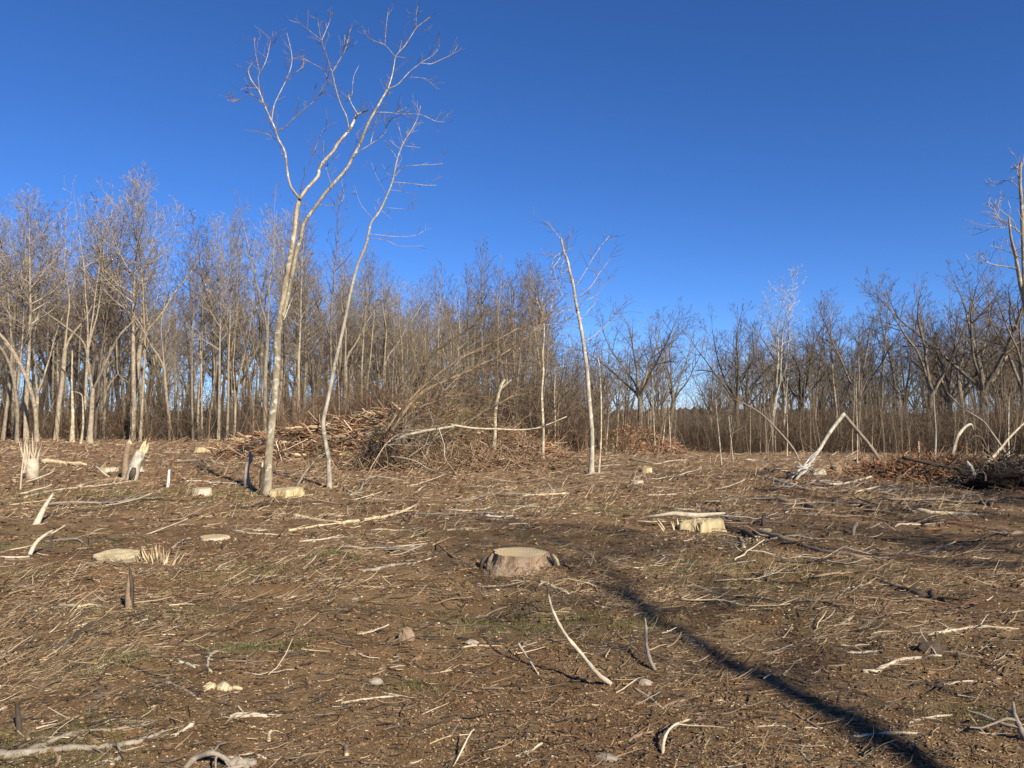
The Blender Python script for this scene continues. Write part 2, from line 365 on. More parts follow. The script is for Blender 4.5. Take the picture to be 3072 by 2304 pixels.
variety('oak_a', 7, prm_tall(15, w=.36, a0=52, a1=30, nc=[13, 9, 5, 3], maxl=4, shape=dome), .24, 'bark_grey', 'crown_dark', forks=6, fork_t=.3, fork_a=30, ftrop=.015)
variety('oak_b', 8, prm_tall(15, w=.36, a0=52, a1=30, nc=[13, 9, 5, 3], maxl=4, shape=dome), .24, 'bark_grey', 'crown_grey', forks=5, fork_t=.3, fork_a=32, ftrop=.035)
variety('leafy', 9, prm_tall(15, w=.2, nc=[26, 6, 4, 3], t0=[.3, .2, .2, .15], leaf=.3), .13, 'bark_grey', 'crown_dark')
variety('syc', 10, prm_tall(16, w=.34, nc=[13, 8, 5, 3], maxl=4, rmin=.0085), .17, 'bark_white', 'crown_white', forks=3, fork_t=.3, fork_a=20)
variety('slim_a', 11, prm_tall(11, w=.14, nc=[26, 5, 3, 0], maxl=3, a0=40, t0=[.25, .15, .2, 0]), .065, 'bark_mid', 'crown_olive', lean=(.05, 0))
variety('slim_b', 12, prm_tall(10, w=.17, nc=[24, 6, 4, 0], maxl=3, a0=45, t0=[.3, .15, .2, 0], leaf=.15), .06, 'bark_mid', 'crown_olive', lean=(-.08, 0))
variety('slim_c', 13, prm_tall(10, w=.2, nc=[18, 6, 4, 0], maxl=3, a0=40), .07, 'bark_pale', 'crown_grey', forks=2, fork_t=.2, fork_a=14)
variety('pole', 14, prm_tall(9, w=.1, nc=[12, 4, 3, 0], maxl=3, t0=[.5, .2, .2, 0], rmin=.006), .05, 'bark_pale', 'crown_pale', lean=(.03, 0))

def tag_tree(name, kind_, x, y, Ht, label, group, rz=None, cat='tree', thick=1.):
    mt, mc, zs = VAR[kind_]
    s = Ht / zs
    e = obj(name, None, label=label, cat=cat, group=group, loc=(x, y, h1(x, y) - .03)); e.scale = (s * thick, s * thick, s)
    e.rotation_euler = (0, 0, rng.uniform(0, 6.28) if rz is None else rz)
    obj('trunk', mt, e); obj('crown', mc, e); return e
PROF = [(-40, 190), (0, 190), (30, 183), (60, 200), (85, 178), (125, 162), (145, 172), (160, 210), (172, 262), (190, 232), (205, 215), (230, 203), (250, 208), (270, 180),
        (300, 197), (340, 218), (370, 228), (385, 264), (430, 262), (450, 247), (480, 238), (520, 243), (550, 255), (565, 305), (580, 345), (600, 322), (640, 308), (670, 325),
        (685, 368), (700, 352), (720, 318), (745, 300), (775, 282), (800, 290), (815, 306), (830, 293), (845, 306), (870, 294), (890, 296), (920, 279), (950, 283), (985, 270), (1015, 275), (1070, 270)]
PU = [a for a, _ in PROF]; PV = [b for _, b in PROF]
def edgeY(u): return float(np.interp(u, [-60, 0, 230, 280, 420, 470, 550, 575, 690, 705, 760, 1080], [45, 46, 47, 50, 52, 48, 47, 82, 86, 66, 60, 56]))
LOOK = {'tall_a': 'pale tall straight', 'tall_b': 'tan tall slender', 'tall_c': 'grey leafless leaning', 'tall_d': 'dark thin', 'fork_a': 'twin-stemmed tan', 'fork_b': 'three-stemmed pale', 'oak_a': 'dark wide-crowned',
        'oak_b': 'brown wide-crowned', 'leafy': 'dark leaf-hung', 'slim_a': 'slim upright', 'slim_b': 'slim left-leaning', 'slim_c': 'pale forked', 'pole': 'pale pole-like', 'syc': 'white'}
WP = [(10, 'the left border trees'), (28, 'the far left pale tree'), (60, 'the forked tan tree'), (84, 'the tree that parts low'), (100, 'the wide Y tree'), (133, 'the tallest pale tree'), (171, 'the dip in the left skyline'), (199, 'the three thin trunks'),
      (225, 'the left end of the debris bank'), (262, 'the twin-stemmed tree'), (300, 'the crest of the debris bank'), (333, 'the leaning white tree'), (365, 'the right end of the debris bank'), (400, 'the root clump'), (440, 'the bowed sapling sheaf'),
      (480, 'the snapped short trunk'), (515, 'the level pale pole'), (543, 'the pale young tree'), (585, 'the white slender tree'), (640, 'the round-crowned gap tree'), (680, 'the sky notch'), (712, 'the sky notch edge tree'), (737, 'the dark leaning tree'),
      (770, 'the white sycamore'), (812, 'the leaning section of the snapped tree'), (845, 'the apex of the snapped tree'), (885, 'the foot of the snapped tree'), (925, 'the brush pile'), (960, 'the white cane-shaped sapling'), (990, 'the widest right crown'), (1018, 'the dead tree at the right border')]
SEEN = {}
def near_phrase(u): return min(WP, key=lambda p: abs(p[0] - u))[1]
def inner_label(kind_, u, ht, where_):
    sz = 'tall' if ht > 13 else ('mid-height' if ht > 8.5 else ('low' if ht > 5 else 'small')); look = LOOK[kind_]
    if 'tall' in look: sz = sz.replace('tall', 'full-height')
    for ph in (near_phrase(u), near_phrase(u - 22), near_phrase(u + 22), near_phrase(u - 45), near_phrase(u + 45)):
        lb = f'{sz} {look} tree {where_} {ph}'
        if lb not in SEEN: break
    SEEN[lb] = 1; return lb
def top_h(u, Y, f=1.):
    v = float(np.interp(u, PU, PV)); x = upix(u, Y)
    return (P(u, v, Y).z - h1(x, Y)) * f
placed = []
SIDE = lambda u: 'left' if u < 330 else ('middle' if u < 570 else ('gap' if u < 700 else 'right'))
ORD = {}
def okspot(x, y, dmin):
    for a, b_ in placed:
        if (a - x) ** 2 + (b_ - y) ** 2 < dmin * dmin: return False
    placed.append((x, y)); return True
# traced edge trees of the left wood: (u, kind, height factor of the skyline, thickness, label)
EDGE = [(4, 'tall_b', .97, 1., 'tan trunk cut by the left border of the photo, at the wood edge'),
 (17, 'tall_c', .95, .8, 'thin grey tree, second from the left border, at the wood edge'),
 (28, 'tall_a', 1., 1.15, 'tall pale tree left of the bent double trunk at the wood edge'),
 (57, 'fork_a', .98, 1., 'forked tan tree between the far left pale tree and the topless snag'),
 (84, 'fork_b', 1., .8, 'tree parting into three low above its base, left of the tallest pale tree'),
 (96, 'tall_d', .9, .8, 'dark slim trunk just right of the tree that parts into three'),
 (133, 'tall_a', 1.0, 1.15, 'tallest pale straight tree of the left wood, crown highest against the sky'),
 (141, 'tall_b', .96, .8, 'slender tree leaning right beside the tallest pale tree'),
 (171, 'fork_a', 1., .9, 'pale trunk below the dip in the left skyline, crown split at the top'),
 (194, 'tall_b', 1., .75, 'first of three thin pale trunks standing close together'),
 (199, 'slim_c', .8, 1.2, 'middle of three thin pale trunks standing close together'),
 (203, 'tall_c', .95, .7, 'last of three thin pale trunks standing close together'),
 (219, 'tall_a', 1., .85, 'straight tan tree between the three thin trunks and the debris bank'),
 (228, 'tall_b', 1., .8, 'slim pale tree whose foot nears the left end of the debris bank'),
 (235, 'slim_c', .8, 1.1, 'thin tree right at the left end of the debris bank'),
 (254, 'slim_c', .72, 1., 'whitish crooked forked tree behind the left end of the debris bank'),
 (266, 'fork_a', 1., .85, 'pale tree behind the debris bank, left of the tall twin-stemmed tree'),
 (300, 'tall_c', 1., 1., 'grey tree with a full crown right behind the tall twin-stemmed tree'),
 (333, 'leafy', 1.1, 1., 'dark tree with brown clinging leaves behind the white leaning tree')]
for i, (u, k, f, th, lab) in enumerate(EDGE):
    th *= .8
    Yd = edgeY(u) + rng.uniform(-.6, .8); x = upix(u, Yd); placed.append((x, Yd))
    tag_tree('forest_tree', k, x, Yd, top_h(u, Yd, f), lab, 'trees along the edge of the left wood', thick=th)
RIGHT = [(597, 'oak_b', .9, 1., 'dark broad tree at the left side of the gap, beyond the slender white tree'),
 (640, 'oak_a', 1.0, 1.15, 'large round-crowned tree standing alone in the gap of the woods'),
 (668, 'oak_b', 1.02, 1., 'spreading tree with a fan crown just right of the large round-crowned tree'),
 (712, 'fork_b', 1., 1., 'first tree of the right wood, bounding the open sky notch'),
 (737, 'oak_a', .98, .9, 'dark leaning tree between the sky notch and the white sycamore'),
 (770, 'syc', 1.03, 1.1, 'white-barked sycamore with several stems, brightest tree of the right wood'),
 (783, 'syc', .93, .8, 'smaller white-barked tree just right of the brightest sycamore'),
 (812, 'tall_d', 1., 1., 'narrow dark tree right of the sycamores'),
 (836, 'tall_c', 1., 1., 'narrow tree with a pointed crown above the apex of the broken trunk'),
 (858, 'oak_a', 1., .8, 'dark forked tree right of the apex of the broken trunk'),
 (880, 'leafy', 1.05, 1.2, 'brown narrow crowned tree in the middle of the right wood'),
 (902, 'tall_d', 1., 1., 'thin dark tree left of the rounded crowns at the far right'),
 (925, 'oak_b', 1., 1., 'dark tree with a flat topped crown, left of the widest crown at right'),
 (962, 'fork_a', .97, 1., 'grey tree with fine twigs between two wide crowns at right'),
 (985, 'oak_a', 1.03, 1.2, 'widest round crowned tree near the right border, dark limbs'),
 (1014, 'oak_b', .98, 1., 'dark tree behind the tall dead tree on the right border')]
for u, k, f, th, lab in RIGHT:
    f *= 1.08 if not 675 < u < 720 else 1
    Yd = edgeY(u) + rng.uniform(0, 3); x = upix(u, Yd); placed.append((x, Yd))
    tag_tree('forest_tree', k, x, Yd, top_h(u, Yd, f), lab, 'trees along the edge of the right wood', thick=th)
KL = ['tall_a', 'tall_b', 'tall_c', 'tall_d', 'fork_a', 'fork_b', 'tall_b', 'tall_d', 'leafy', 'slim_c']
KR = ['oak_a', 'oak_b', 'tall_d', 'tall_c', 'fork_a', 'leafy', 'oak_a', 'slim_b']
LABS = {'left': 'bare grey hardwood standing inside the left wood behind the edge trees', 'middle': 'bare hardwood in the wood behind the debris bank and brush',
        'gap': 'bare far tree seen through the gap between the two woods', 'right': 'bare dark hardwood standing inside the right wood behind its edge trees'}
cnt = 0
for tries in range(4000):
    if cnt >= 180: break
    u = rng.uniform(-30, 1060); dd = abs(rng.gauss(0, 13)) + 1.5; Yd = edgeY(u) + dd; x = upix(u, Yd)
    if SIDE(u) == 'gap' and rng.random() < .5: continue
    if not okspot(x, Yd, 1.5): continue
    k = rng.choice(KL if u < 565 else KR); f = (rng.uniform(.72, 1.02) if u < 565 else rng.uniform(.55, .95)) * (1 - .003 * dd)
    if 158 < u < 188: f *= .72
    if 552 < u < 608 or 662 < u < 712: f *= .72; k = rng.choice(['slim_c', 'tall_d', 'slim_a'])
    tag_tree('forest_tree', k, x, Yd, max(4, top_h(u, Yd, f)), inner_label(k, u, max(4, top_h(u, Yd, f)), 'deep behind' if dd > 14 else ('behind' if dd > 6 else 'just behind')), 'bare trees inside the ' + SIDE(u) + ' wood' if SIDE(u) != 'gap' else 'bare trees in the gap of the woods', thick=rng.uniform(.8, 1.1))
    cnt += 1
# brushy saplings in front of the wood: middle thicket
cnt = 0
for tries in range(3000):
    if cnt >= 62: break
    u = rng.choice([rng.uniform(330, 575), rng.uniform(400, 560), rng.uniform(570, 700)]); Yd = rng.uniform(36, 48) if u < 570 else rng.uniform(46, 75); x = upix(u, Yd)
    if not okspot(x, Yd, .8): continue
    f = rng.uniform(.55, .95) if u < 560 else rng.uniform(.3, .7)
    ht = min(top_h(u, Yd, f), 11)
    k = rng.choice(['slim_a', 'slim_b', 'slim_c', 'slim_a', 'pole'])
    tag_tree('sapling_tree', k, x, Yd, max(2.5, ht), inner_label(k, u, max(2.5, ht), 'in the thicket by' if u < 570 else 'in the gap by'),
             'young trees of the middle thicket' if u < 570 else 'young trees in the gap', thick=rng.uniform(.9, 1.3)); cnt += 1
cnt = 0
for tries in range(2000):
    if cnt >= 48: break
    u = rng.uniform(690, 1060); Yd = edgeY(u) - rng.uniform(2, 14); x = upix(u, Yd)
    if not okspot(x, Yd, .8): continue
    k = rng.choice(['slim_b', 'slim_a', 'pole', 'slim_c']); ht = rng.uniform(2.8, 6.5)
    tag_tree('sapling_tree', k, x, Yd, ht, inner_label(k, u, ht, 'standing in front, by'), 'young trees in front of the right wood', thick=rng.uniform(.8, 1.1)); cnt += 1

# ------------------------------------------------------------------ geometry-node scatter (stuff): far wood and undergrowth
def scatter(name, pts, sources, smin, smax, label, cat, tilt=.0):
    me = bpy.data.meshes.new(name); me.from_pydata([tuple(p) for p in pts], [], [])
    at = me.attributes.new('siz', 'FLOAT', 'POINT'); at.data.foreach_set('value', [rng.uniform(smin, smax) if not isinstance(smin, list) else smin[i] for i in range(len(pts))])
    ar = me.attributes.new('rotv', 'FLOAT_VECTOR', 'POINT'); ar.data.foreach_set('vector', np.array([[rng.gauss(0, tilt), rng.gauss(0, tilt), rng.uniform(0, 6.28)] for _ in pts]).ravel())
    ak = me.attributes.new('kind_i', 'INT', 'POINT'); ak.data.foreach_set('value', [rng.randrange(len(sources)) for _ in pts])
    o = obj(name, me, label=label, cat=cat, kind='stuff')
    g = bpy.data.node_groups.new(name + '_nodes', 'GeometryNodeTree')
    g.interface.new_socket('Geometry', in_out='INPUT', socket_type='NodeSocketGeometry'); g.interface.new_socket('Geometry', in_out='OUTPUT', socket_type='NodeSocketGeometry')
    N = g.nodes; gi = N.new('NodeGroupInput'); go = N.new('NodeGroupOutput'); j = N.new('GeometryNodeJoinGeometry')
    def attr(nm, t):
        a = N.new('GeometryNodeInputNamedAttribute'); a.data_type = t; a.inputs['Name'].default_value = nm; return a.outputs[0]
    for i, s in enumerate(sources):
        oi = N.new('GeometryNodeObjectInfo'); oi.inputs['Object'].default_value = s; oi.inputs['As Instance'].default_value = True
        ip = N.new('GeometryNodeInstanceOnPoints'); cp = N.new('FunctionNodeCompare'); cp.data_type = 'INT'; cp.operation = 'EQUAL'
        ci = [k for k in cp.inputs if k.type == 'INT']; g.links.new(attr('kind_i', 'INT'), ci[0]); ci[1].default_value = i
        g.links.new(gi.outputs[0], ip.inputs['Points']); g.links.new(cp.outputs[0], ip.inputs['Selection']); g.links.new(oi.outputs['Geometry'], ip.inputs['Instance'])
        g.links.new(attr('rotv', 'FLOAT_VECTOR'), ip.inputs['Rotation']); g.links.new(attr('siz', 'FLOAT'), ip.inputs['Scale']); g.links.new(ip.outputs[0], j.inputs[0])
    g.links.new(j.outputs[0], go.inputs[0])
    md = o.modifiers.new('scatter', 'NODES'); md.node_group = g; return o
def joined_source(name, key):
    # an unlinked source object with trunk and crown in one mesh
    mt, mc, zs = VAR[key]; a = []
    vs, qs, mi, o = [], {3: [], 4: []}, [], 0
    me = bpy.data.meshes.new(name); allv = []; L = []; tot = []; mats = []; midx = []
    for m_ in (mt, mc):
        c = np.empty(len(m_.vertices) * 3, np.float32); m_.vertices.foreach_get('co', c); l = np.empty(len(m_.loops), np.int32); m_.loops.foreach_get('vertex_index', l)
        t = np.empty(len(m_.polygons), np.int32); m_.polygons.foreach_get('loop_total', t); k = np.empty(len(m_.polygons), np.int32); m_.polygons.foreach_get('material_index', k)
        L.append(l + o); tot.append(t); allv.append(c); midx.append(k + len(mats)); o += len(m_.vertices); mats += list(m_.materials)
    allv = np.concatenate(allv); L = np.concatenate(L); tot = np.concatenate(tot); midx = np.concatenate(midx)
    me.vertices.add(len(allv) // 3); me.vertices.foreach_set('co', allv); me.loops.add(len(L)); me.loops.foreach_set('vertex_index', L); me.polygons.add(len(tot))
    me.polygons.foreach_set('loop_start', np.concatenate([[0], np.cumsum(tot)[:-1]]).astype(np.int32)); me.polygons.foreach_set('loop_total', tot); me.polygons.foreach_set('material_index', midx)
    for m_ in mats: me.materials.append(m_)
    me.update(calc_edges=True); return bpy.data.objects.new(name, me)
src = [joined_source('woods_source', k) for k in ('tall_b', 'tall_d', 'oak_a', 'fork_a', 'oak_b', 'leafy')]
pts, sz = [], []
for k in range(330):
    u = rng.uniform(-60, 1090); Yd = edgeY(u) + 24 + rng.uniform(0, 60); x = upix(u, Yd)
    if 560 < u < 705 and rng.random() < .3: continue
    pts.append((x, Yd, h1(x, Yd))); sz.append(min(1.15, (rng.uniform(.6, .92) if u < 560 else rng.uniform(.5, .8)) * top_h(u, Yd, 1) / 16.))
scatter('distant_forest', pts, src, sz, None, 'grey brown mass of bare trees deep behind both woods', 'forest')
src2 = [joined_source('understory_source', k) for k in ('slim_a', 'slim_c', 'slim_b', 'tall_d')]
pts, sz = [], []
for k in range(290):
    u = rng.uniform(-60, 1090); Yd = edgeY(u) + rng.uniform(3, 45); x = upix(u, Yd)
    pts.append((x, Yd, h1(x, Yd))); sz.append(rng.uniform(.35, .8) * (.75 if 552 < u < 712 else 1))
scatter('understory', pts, src2, sz, None, 'thin understorey trees crowding between the bigger trunks', 'understorey', tilt=.06)
# undergrowth clumps
def clump(seed, n, hgt, rad, mat, spread=.25):
    rg = random.Random(seed); T = Tubes()
    for k in range(n):
        p = Vector((rg.gauss(0, rad), rg.gauss(0, rad * .7), 0)); L = hgt * rg.uniform(.35, 1.1)
        d = Vector((rg.gauss(0, spread), rg.gauss(0, spread), 1)).normalized(); q = [p]
        for i in range(4):
            d = (d + Vector((rg.gauss(0, .15), rg.gauss(0, .15), rg.gauss(0, .05)))).normalized(); q.append(q[-1] + d * L / 4)
        r = rg.uniform(.006, .016); T.add(q, [r, r * .9, r * .7, r * .5, r * .3], 3)
        for j in range(rg.randint(3, 7)):
            t = rg.uniform(.25, .95) * 4; i = min(3, int(t)); a = q[i].lerp(q[i + 1], t - i); dd = Vector((rg.gauss(0, 1), rg.gauss(0, 1), rg.uniform(-.1, 1.2))).normalized() * L * rg.uniform(.1, .35)
            T.add([a, a + dd * .5 + Vector((0, 0, rg.uniform(-.03, .06))), a + dd], [.005, .0045, .003], 3)
    return bpy.data.objects.new('undergrowth_source', T.mesh('undergrowth', mat))
ug = [clump(21, 45, 2.9, 1.3, M['crown_dark'], .35), clump(22, 55, 2.2, 1.4, M['brush_rust'], .4), clump(23, 40, 3.8, 1.2, M['crown_dark'], .3), clump(24, 90, 1.2, 1.3, M['dark_twig'], .5)]
pts = []
for k in range(460):
    u = rng.uniform(-50, 1080); Yd = edgeY(u) + rng.uniform(.5, 26); x = upix(u, Yd); pts.append((x, Yd, h1(x, Yd) - .05))
for k in range(130):
    u = rng.uniform(330, 570); Yd = rng.uniform(35, 48); x = upix(u, Yd); pts.append((x, Yd, h1(x, Yd) - .05))
for k in range(90):
    u = rng.uniform(700, 1080); Yd = edgeY(u) - rng.uniform(0, 7); x = upix(u, Yd); pts.append((x, Yd, h1(x, Yd) - .05))
scatter('undergrowth', pts, ug, .4, 1.9, 'dense brown undergrowth of bare stems filling the woods between trunks', 'undergrowth')

# ------------------------------------------------------------------ traced trees of the clearing
def traced_tree(name, base_uv, traces, label, cat='tree', mats=('bark_hero', 'crown_pale'), twig_n=60, twig_L=.5, depth=.8, group=None, sides=9, seed=0, twig_mat=None, part='limb', Yfix=None):
    """traces: list of (mapping-applied (u,v) points, r_start, r_end, depth drift). First trace is the trunk from the ground."""
    rg = random.Random(seed + 100); B = G(*base_uv)
    if Yfix: B = Vector((upix(base_uv[0], Yfix), Yfix, h1(upix(base_uv[0], Yfix), Yfix)))
    Yb = B.y; e = obj(name, None, label=label, cat=cat, group=group, loc=B)
    TW = Tubes(); known = []
    for i, (pp, r0, r1, dr) in enumerate(traces):
        n = len(pp); y0 = Yb
        if i > 2 and r0 > .009: r0 *= .82
        if i and known:     # start at the depth of the nearest known point
            y0 = min(known, key=lambda k: (k[0] - pp[0][0]) ** 2 + (k[1] - pp[0][1]) ** 2)[2]
        W = []
        for j, (u, v) in enumerate(pp):
            t = j / (n - 1); yy = y0 + dr * t + (math.sin(t * 5 + i) * .12 if i or j else 0); known.append((u, v, yy)); W.append(P(u, v, yy))
        if i == 0: W[0] = B + Vector((0, 0, -.1))
        Wd = dense(W, 3); m_ = len(Wd); rad = [r0 + (r1 - r0) * (k / (m_ - 1)) ** .9 for k in range(m_)]
        if i == 0: rad[0] *= 1.55; rad[1] *= 1.1
        T = Tubes(); T.add(Wd, rad, sides if r0 > .03 else 5)
        obj('trunk' if i == 0 else part, T.mesh('trunk' if i == 0 else part, M[mats[0]], B), e)
        nt_ = int(twig_n * len(pp) / 30) if r0 < .09 or i else int(twig_n * .2)
        for k in range(nt_):
            t = rg.uniform(.25, 1) if i else rg.uniform(.6, 1); f = t * (m_ - 1); q = min(m_ - 2, int(f)); a = Wd[q].lerp(Wd[q + 1], f - q); d = (Wd[q + 1] - Wd[q]).normalized()
            d = rot_about(d, R(rg.uniform(25, 70)), rg.uniform(0, 6.28)); d.z = d.z * .8 + .25; d.normalize(); L = twig_L * rg.uniform(.3, 1.3)
            pts_ = [a]
            for s in range(3): d = (d + Vector((rg.gauss(0, .2), rg.gauss(0, .2), rg.gauss(0, .15) + .05))).normalized(); pts_.append(pts_[-1] + d * L / 3)
            TW.add(pts_, [.006, .005, .0045, .003], 3)
            for c in range(rg.randint(0, 3)):
                a2 = pts_[rg.randint(1, 3)]; d2 = rot_about(d, R(rg.uniform(30, 60)), rg.uniform(0, 6.28)); TW.add([a2, a2 + d2 * L * .2, a2 + d2 * L * .4 + Vector((0, 0, .03))], [.0045, .004, .003], 3)
    if TW.n: obj('twigs', TW.mesh('twigs', M[twig_mat or mats[1]], B), e, kind='stuff')
    return e
def tr(Rf, *xy): return [Rf(*p) for p in xy]
c_ = tr
twin = [
 (tr(R3, (420, 1625), (428, 1380), (445, 1200), (465, 1000), (480, 800), (480, 650), (497, 545)) , .088, .075, .1),
 (tr(R3, (490, 580), (510, 450), (525, 350), (545, 230), (565, 130), (585, 10)) + tr(R2, (598, 1340), (620, 1225)), .064, .044, -.2),
 (tr(R3, (490, 590), (528, 470), (560, 330), (585, 190), (610, 80)) + tr(R2, (628, 1470), (652, 1380), (720, 1285), (780, 1200), (860, 1110), (910, 1050), (950, 980), (1000, 885), (1040, 780), (1090, 690), (1130, 620), (1170, 552)), .050, .022, .9),
 (tr(R2, (620, 1235), (590, 1200), (560, 1150), (540, 1050), (530, 950), (485, 860), (465, 795), (430, 720), (395, 640), (370, 570), (340, 530), (310, 480), (302, 430), (330, 390)), .036, .008, -.9),
 (tr(R2, (620, 1235), (660, 1180), (735, 1095), (740, 1050), (775, 1000), (830, 940), (865, 880), (925, 815), (950, 770), (975, 712)), .042, .026, .5),
 (tr(R2, (975, 712), (1005, 700), (1042, 686)), .026, .018, -.1),
 (tr(R2, (1170, 552), (1195, 470), (1208, 400), (1220, 345), (1270, 290), (1310, 230), (1350, 170), (1435, 105)), .021, .006, .3),
 (tr(R2, (480, 812), (520, 800), (580, 740), (650, 680), (720, 620), (760, 560), (790, 490), (760, 430), (700, 395), (640, 360)), .016, .005, -.6),
 (tr(R2, (445, 755), (460, 660), (490, 590), (540, 490), (570, 400), (568, 320), (540, 205)), .016, .005, .4),
 (tr(R2, (385, 620), (370, 560), (362, 480), (370, 450), (345, 330), (338, 240)), .012, .004, .2),
 (tr(R2, (370, 460), (410, 380), (430, 300), (440, 240)), .009, .004, -.2),
 (tr(R2, (925, 795), (910, 720), (880, 660), (850, 570), (820, 450), (790, 350), (755, 250), (730, 110)), .020, .005, -.5),
 (tr(R2, (757, 252), (800, 150), (825, 75)), .010, .005, .2),
 (tr(R2, (750, 245), (680, 190), (600, 125)), .007, .003, -.2),
 (tr(R2, (825, 445), (885, 345), (910, 290), (937, 180)), .009, .004, .3),
 (tr(R2, (885, 345), (898, 280), (902, 220)), .006, .004, -.1),
 (tr(R2, (975, 700), (940, 640), (925, 590), (945, 590), (955, 480), (990, 405)), .011, .004, .2),
 (tr(R2, (1170, 552), (1230, 525), (1300, 450), (1375, 390), (1440, 350), (1485, 300), (1490, 240)), .015, .004, .5),
 (tr(R2, (1375, 392), (1440, 397), (1500, 370), (1570, 335), (1605, 278)), .008, .004, .3),
 (tr(R2, (1210, 350), (1150, 280), (1050, 240), (1020, 180)), .011, .004, -.3),
 (tr(R2, (1150, 278), (1158, 170), (1170, 70)), .009, .004, .1),
 (tr(R2, (1350, 170), (1345, 100), (1355, 35)), .006, .003, .1),
 (tr(R2, (1240, 325), (1255, 250)), .007, .004, -.1),
 (tr(R2, (1215, 350), (1285, 370), (1215, 440)), .006, .003, .2),
 (tr(R2, (950, 965), (1060, 898), (1150, 830), (1160, 780), (1200, 730)), .013, .005, -.4),
 (tr(R2, (1060, 895), (1085, 790), (1100, 700)), .009, .005, .1),
 (tr(R2, (1090, 698), (1180, 700), (1250, 710), (1370, 712), (1460, 752), (1530, 760)), .011, .003, .5),
 (tr(R2, (1180, 702), (1240, 690), (1285, 668)), .006, .004, .1),
 (tr(R2, (735, 1272), (820, 1280), (880, 1250), (895, 1210), (880, 1120)), .010, .004, -.5),
 (tr(R2, (825, 1172), (775, 1010), (768, 870)), .008, .004, -.3),
 (tr(R2, (395, 645), (340, 600), (305, 580)), .012, .008, .2),
 (tr(R2, (300, 590), (250, 615), (210, 630), (170, 620)), .006, .003, .1),
 (tr(R2, (475, 870), (430, 840), (385, 815)), .007, .004, .2),
 (tr(R2, (625, 1200), (640, 1120), (700, 970), (770, 805), (850, 760)), .008, .004, -.7),
 (tr(R2, (560, 470), (610, 440), (640, 410), (640, 350)), .007, .004, .1),
 (tr(R2, (1000, 890), (985, 860), (968, 830)), .007, .004, .1),
 (tr(R2, (1310, 480), (1400, 490), (1480, 555)), .005, .003, .2),
 (tr(R3, (520, 540), (575, 400), (600, 330)), .018, .008, -.2),
]
traced_tree('twin_stemmed_tree', R3(420, 1628), twin, 'tallest tree of the clearing, bare twin stems crossing and one broken limb end', seed=1, twig_mat='crown_grey', twig_n=46, twig_L=.36)
lean = [
 (tr(R3, (808, 1590), (797, 1400), (772, 1250), (766, 1170), (785, 1080), (802, 1000), (840, 810), (880, 640), (910, 500), (940, 350), (980, 200), (1030, 80)) + tr(R2, (1045, 1470), (1060, 1400), (1080, 1365), (1120, 1310), (1170, 1200), (1200, 1120), (1215, 1040), (1240, 950), (1270, 880), (1320, 800), (1350, 740), (1372, 660)), .056, .008, .6),
 (tr(R2, (1210, 1098), (1260, 1045), (1320, 1030), (1430, 1025), (1510, 1018)), .012, .004, -.3),
 (tr(R2, (1195, 1132), (1300, 1140), (1400, 1152), (1470, 1152)), .008, .004, .3),
 (tr(R2, (1265, 905), (1310, 912), (1370, 920)), .006, .003, .1), (tr(R2, (1245, 925), (1210, 900), (1180, 870)), .006, .003, -.1),
 (tr(R2, (1225, 985), (1195, 940), (1160, 910)), .006, .003, .1), (tr(R2, (1185, 1180), (1250, 1190), (1330, 1205)), .006, .003, .3),
 (tr(R2, (1262, 895), (1240, 800), (1230, 760)), .007, .003, .1), (tr(R2, (1045, 1487), (1150, 1492), (1240, 1530), (1390, 1530)), .010, .004, -.4),
 (tr(R2, (1080, 1368), (1000, 1270), (960, 1150)), .009, .004, .3), (tr(R2, (1055, 1455), (1200, 1470), (1320, 1468), (1390, 1440)), .007, .004, .4),
 (tr(R2, (1140, 1290), (1280, 1300), (1370, 1290)), .006, .003, -.3), (tr(R2, (1200, 1100), (1165, 1080), (1160, 1050)), .006, .004, .1),
 (tr(R2, (1130, 1310), (1190, 1360)), .005, .003, .1), (tr(R2, (1160, 1210), (1100, 1100), (1065, 1010)), .006, .003, -.2)]
traced_tree('leaning_birch_like_tree', R3(808, 1588), lean, 'slim whitish tree leaning right, beside the twin-stemmed tree', seed=2, mats=('bark_white', 'crown_pale'), twig_n=26, twig_L=.3)
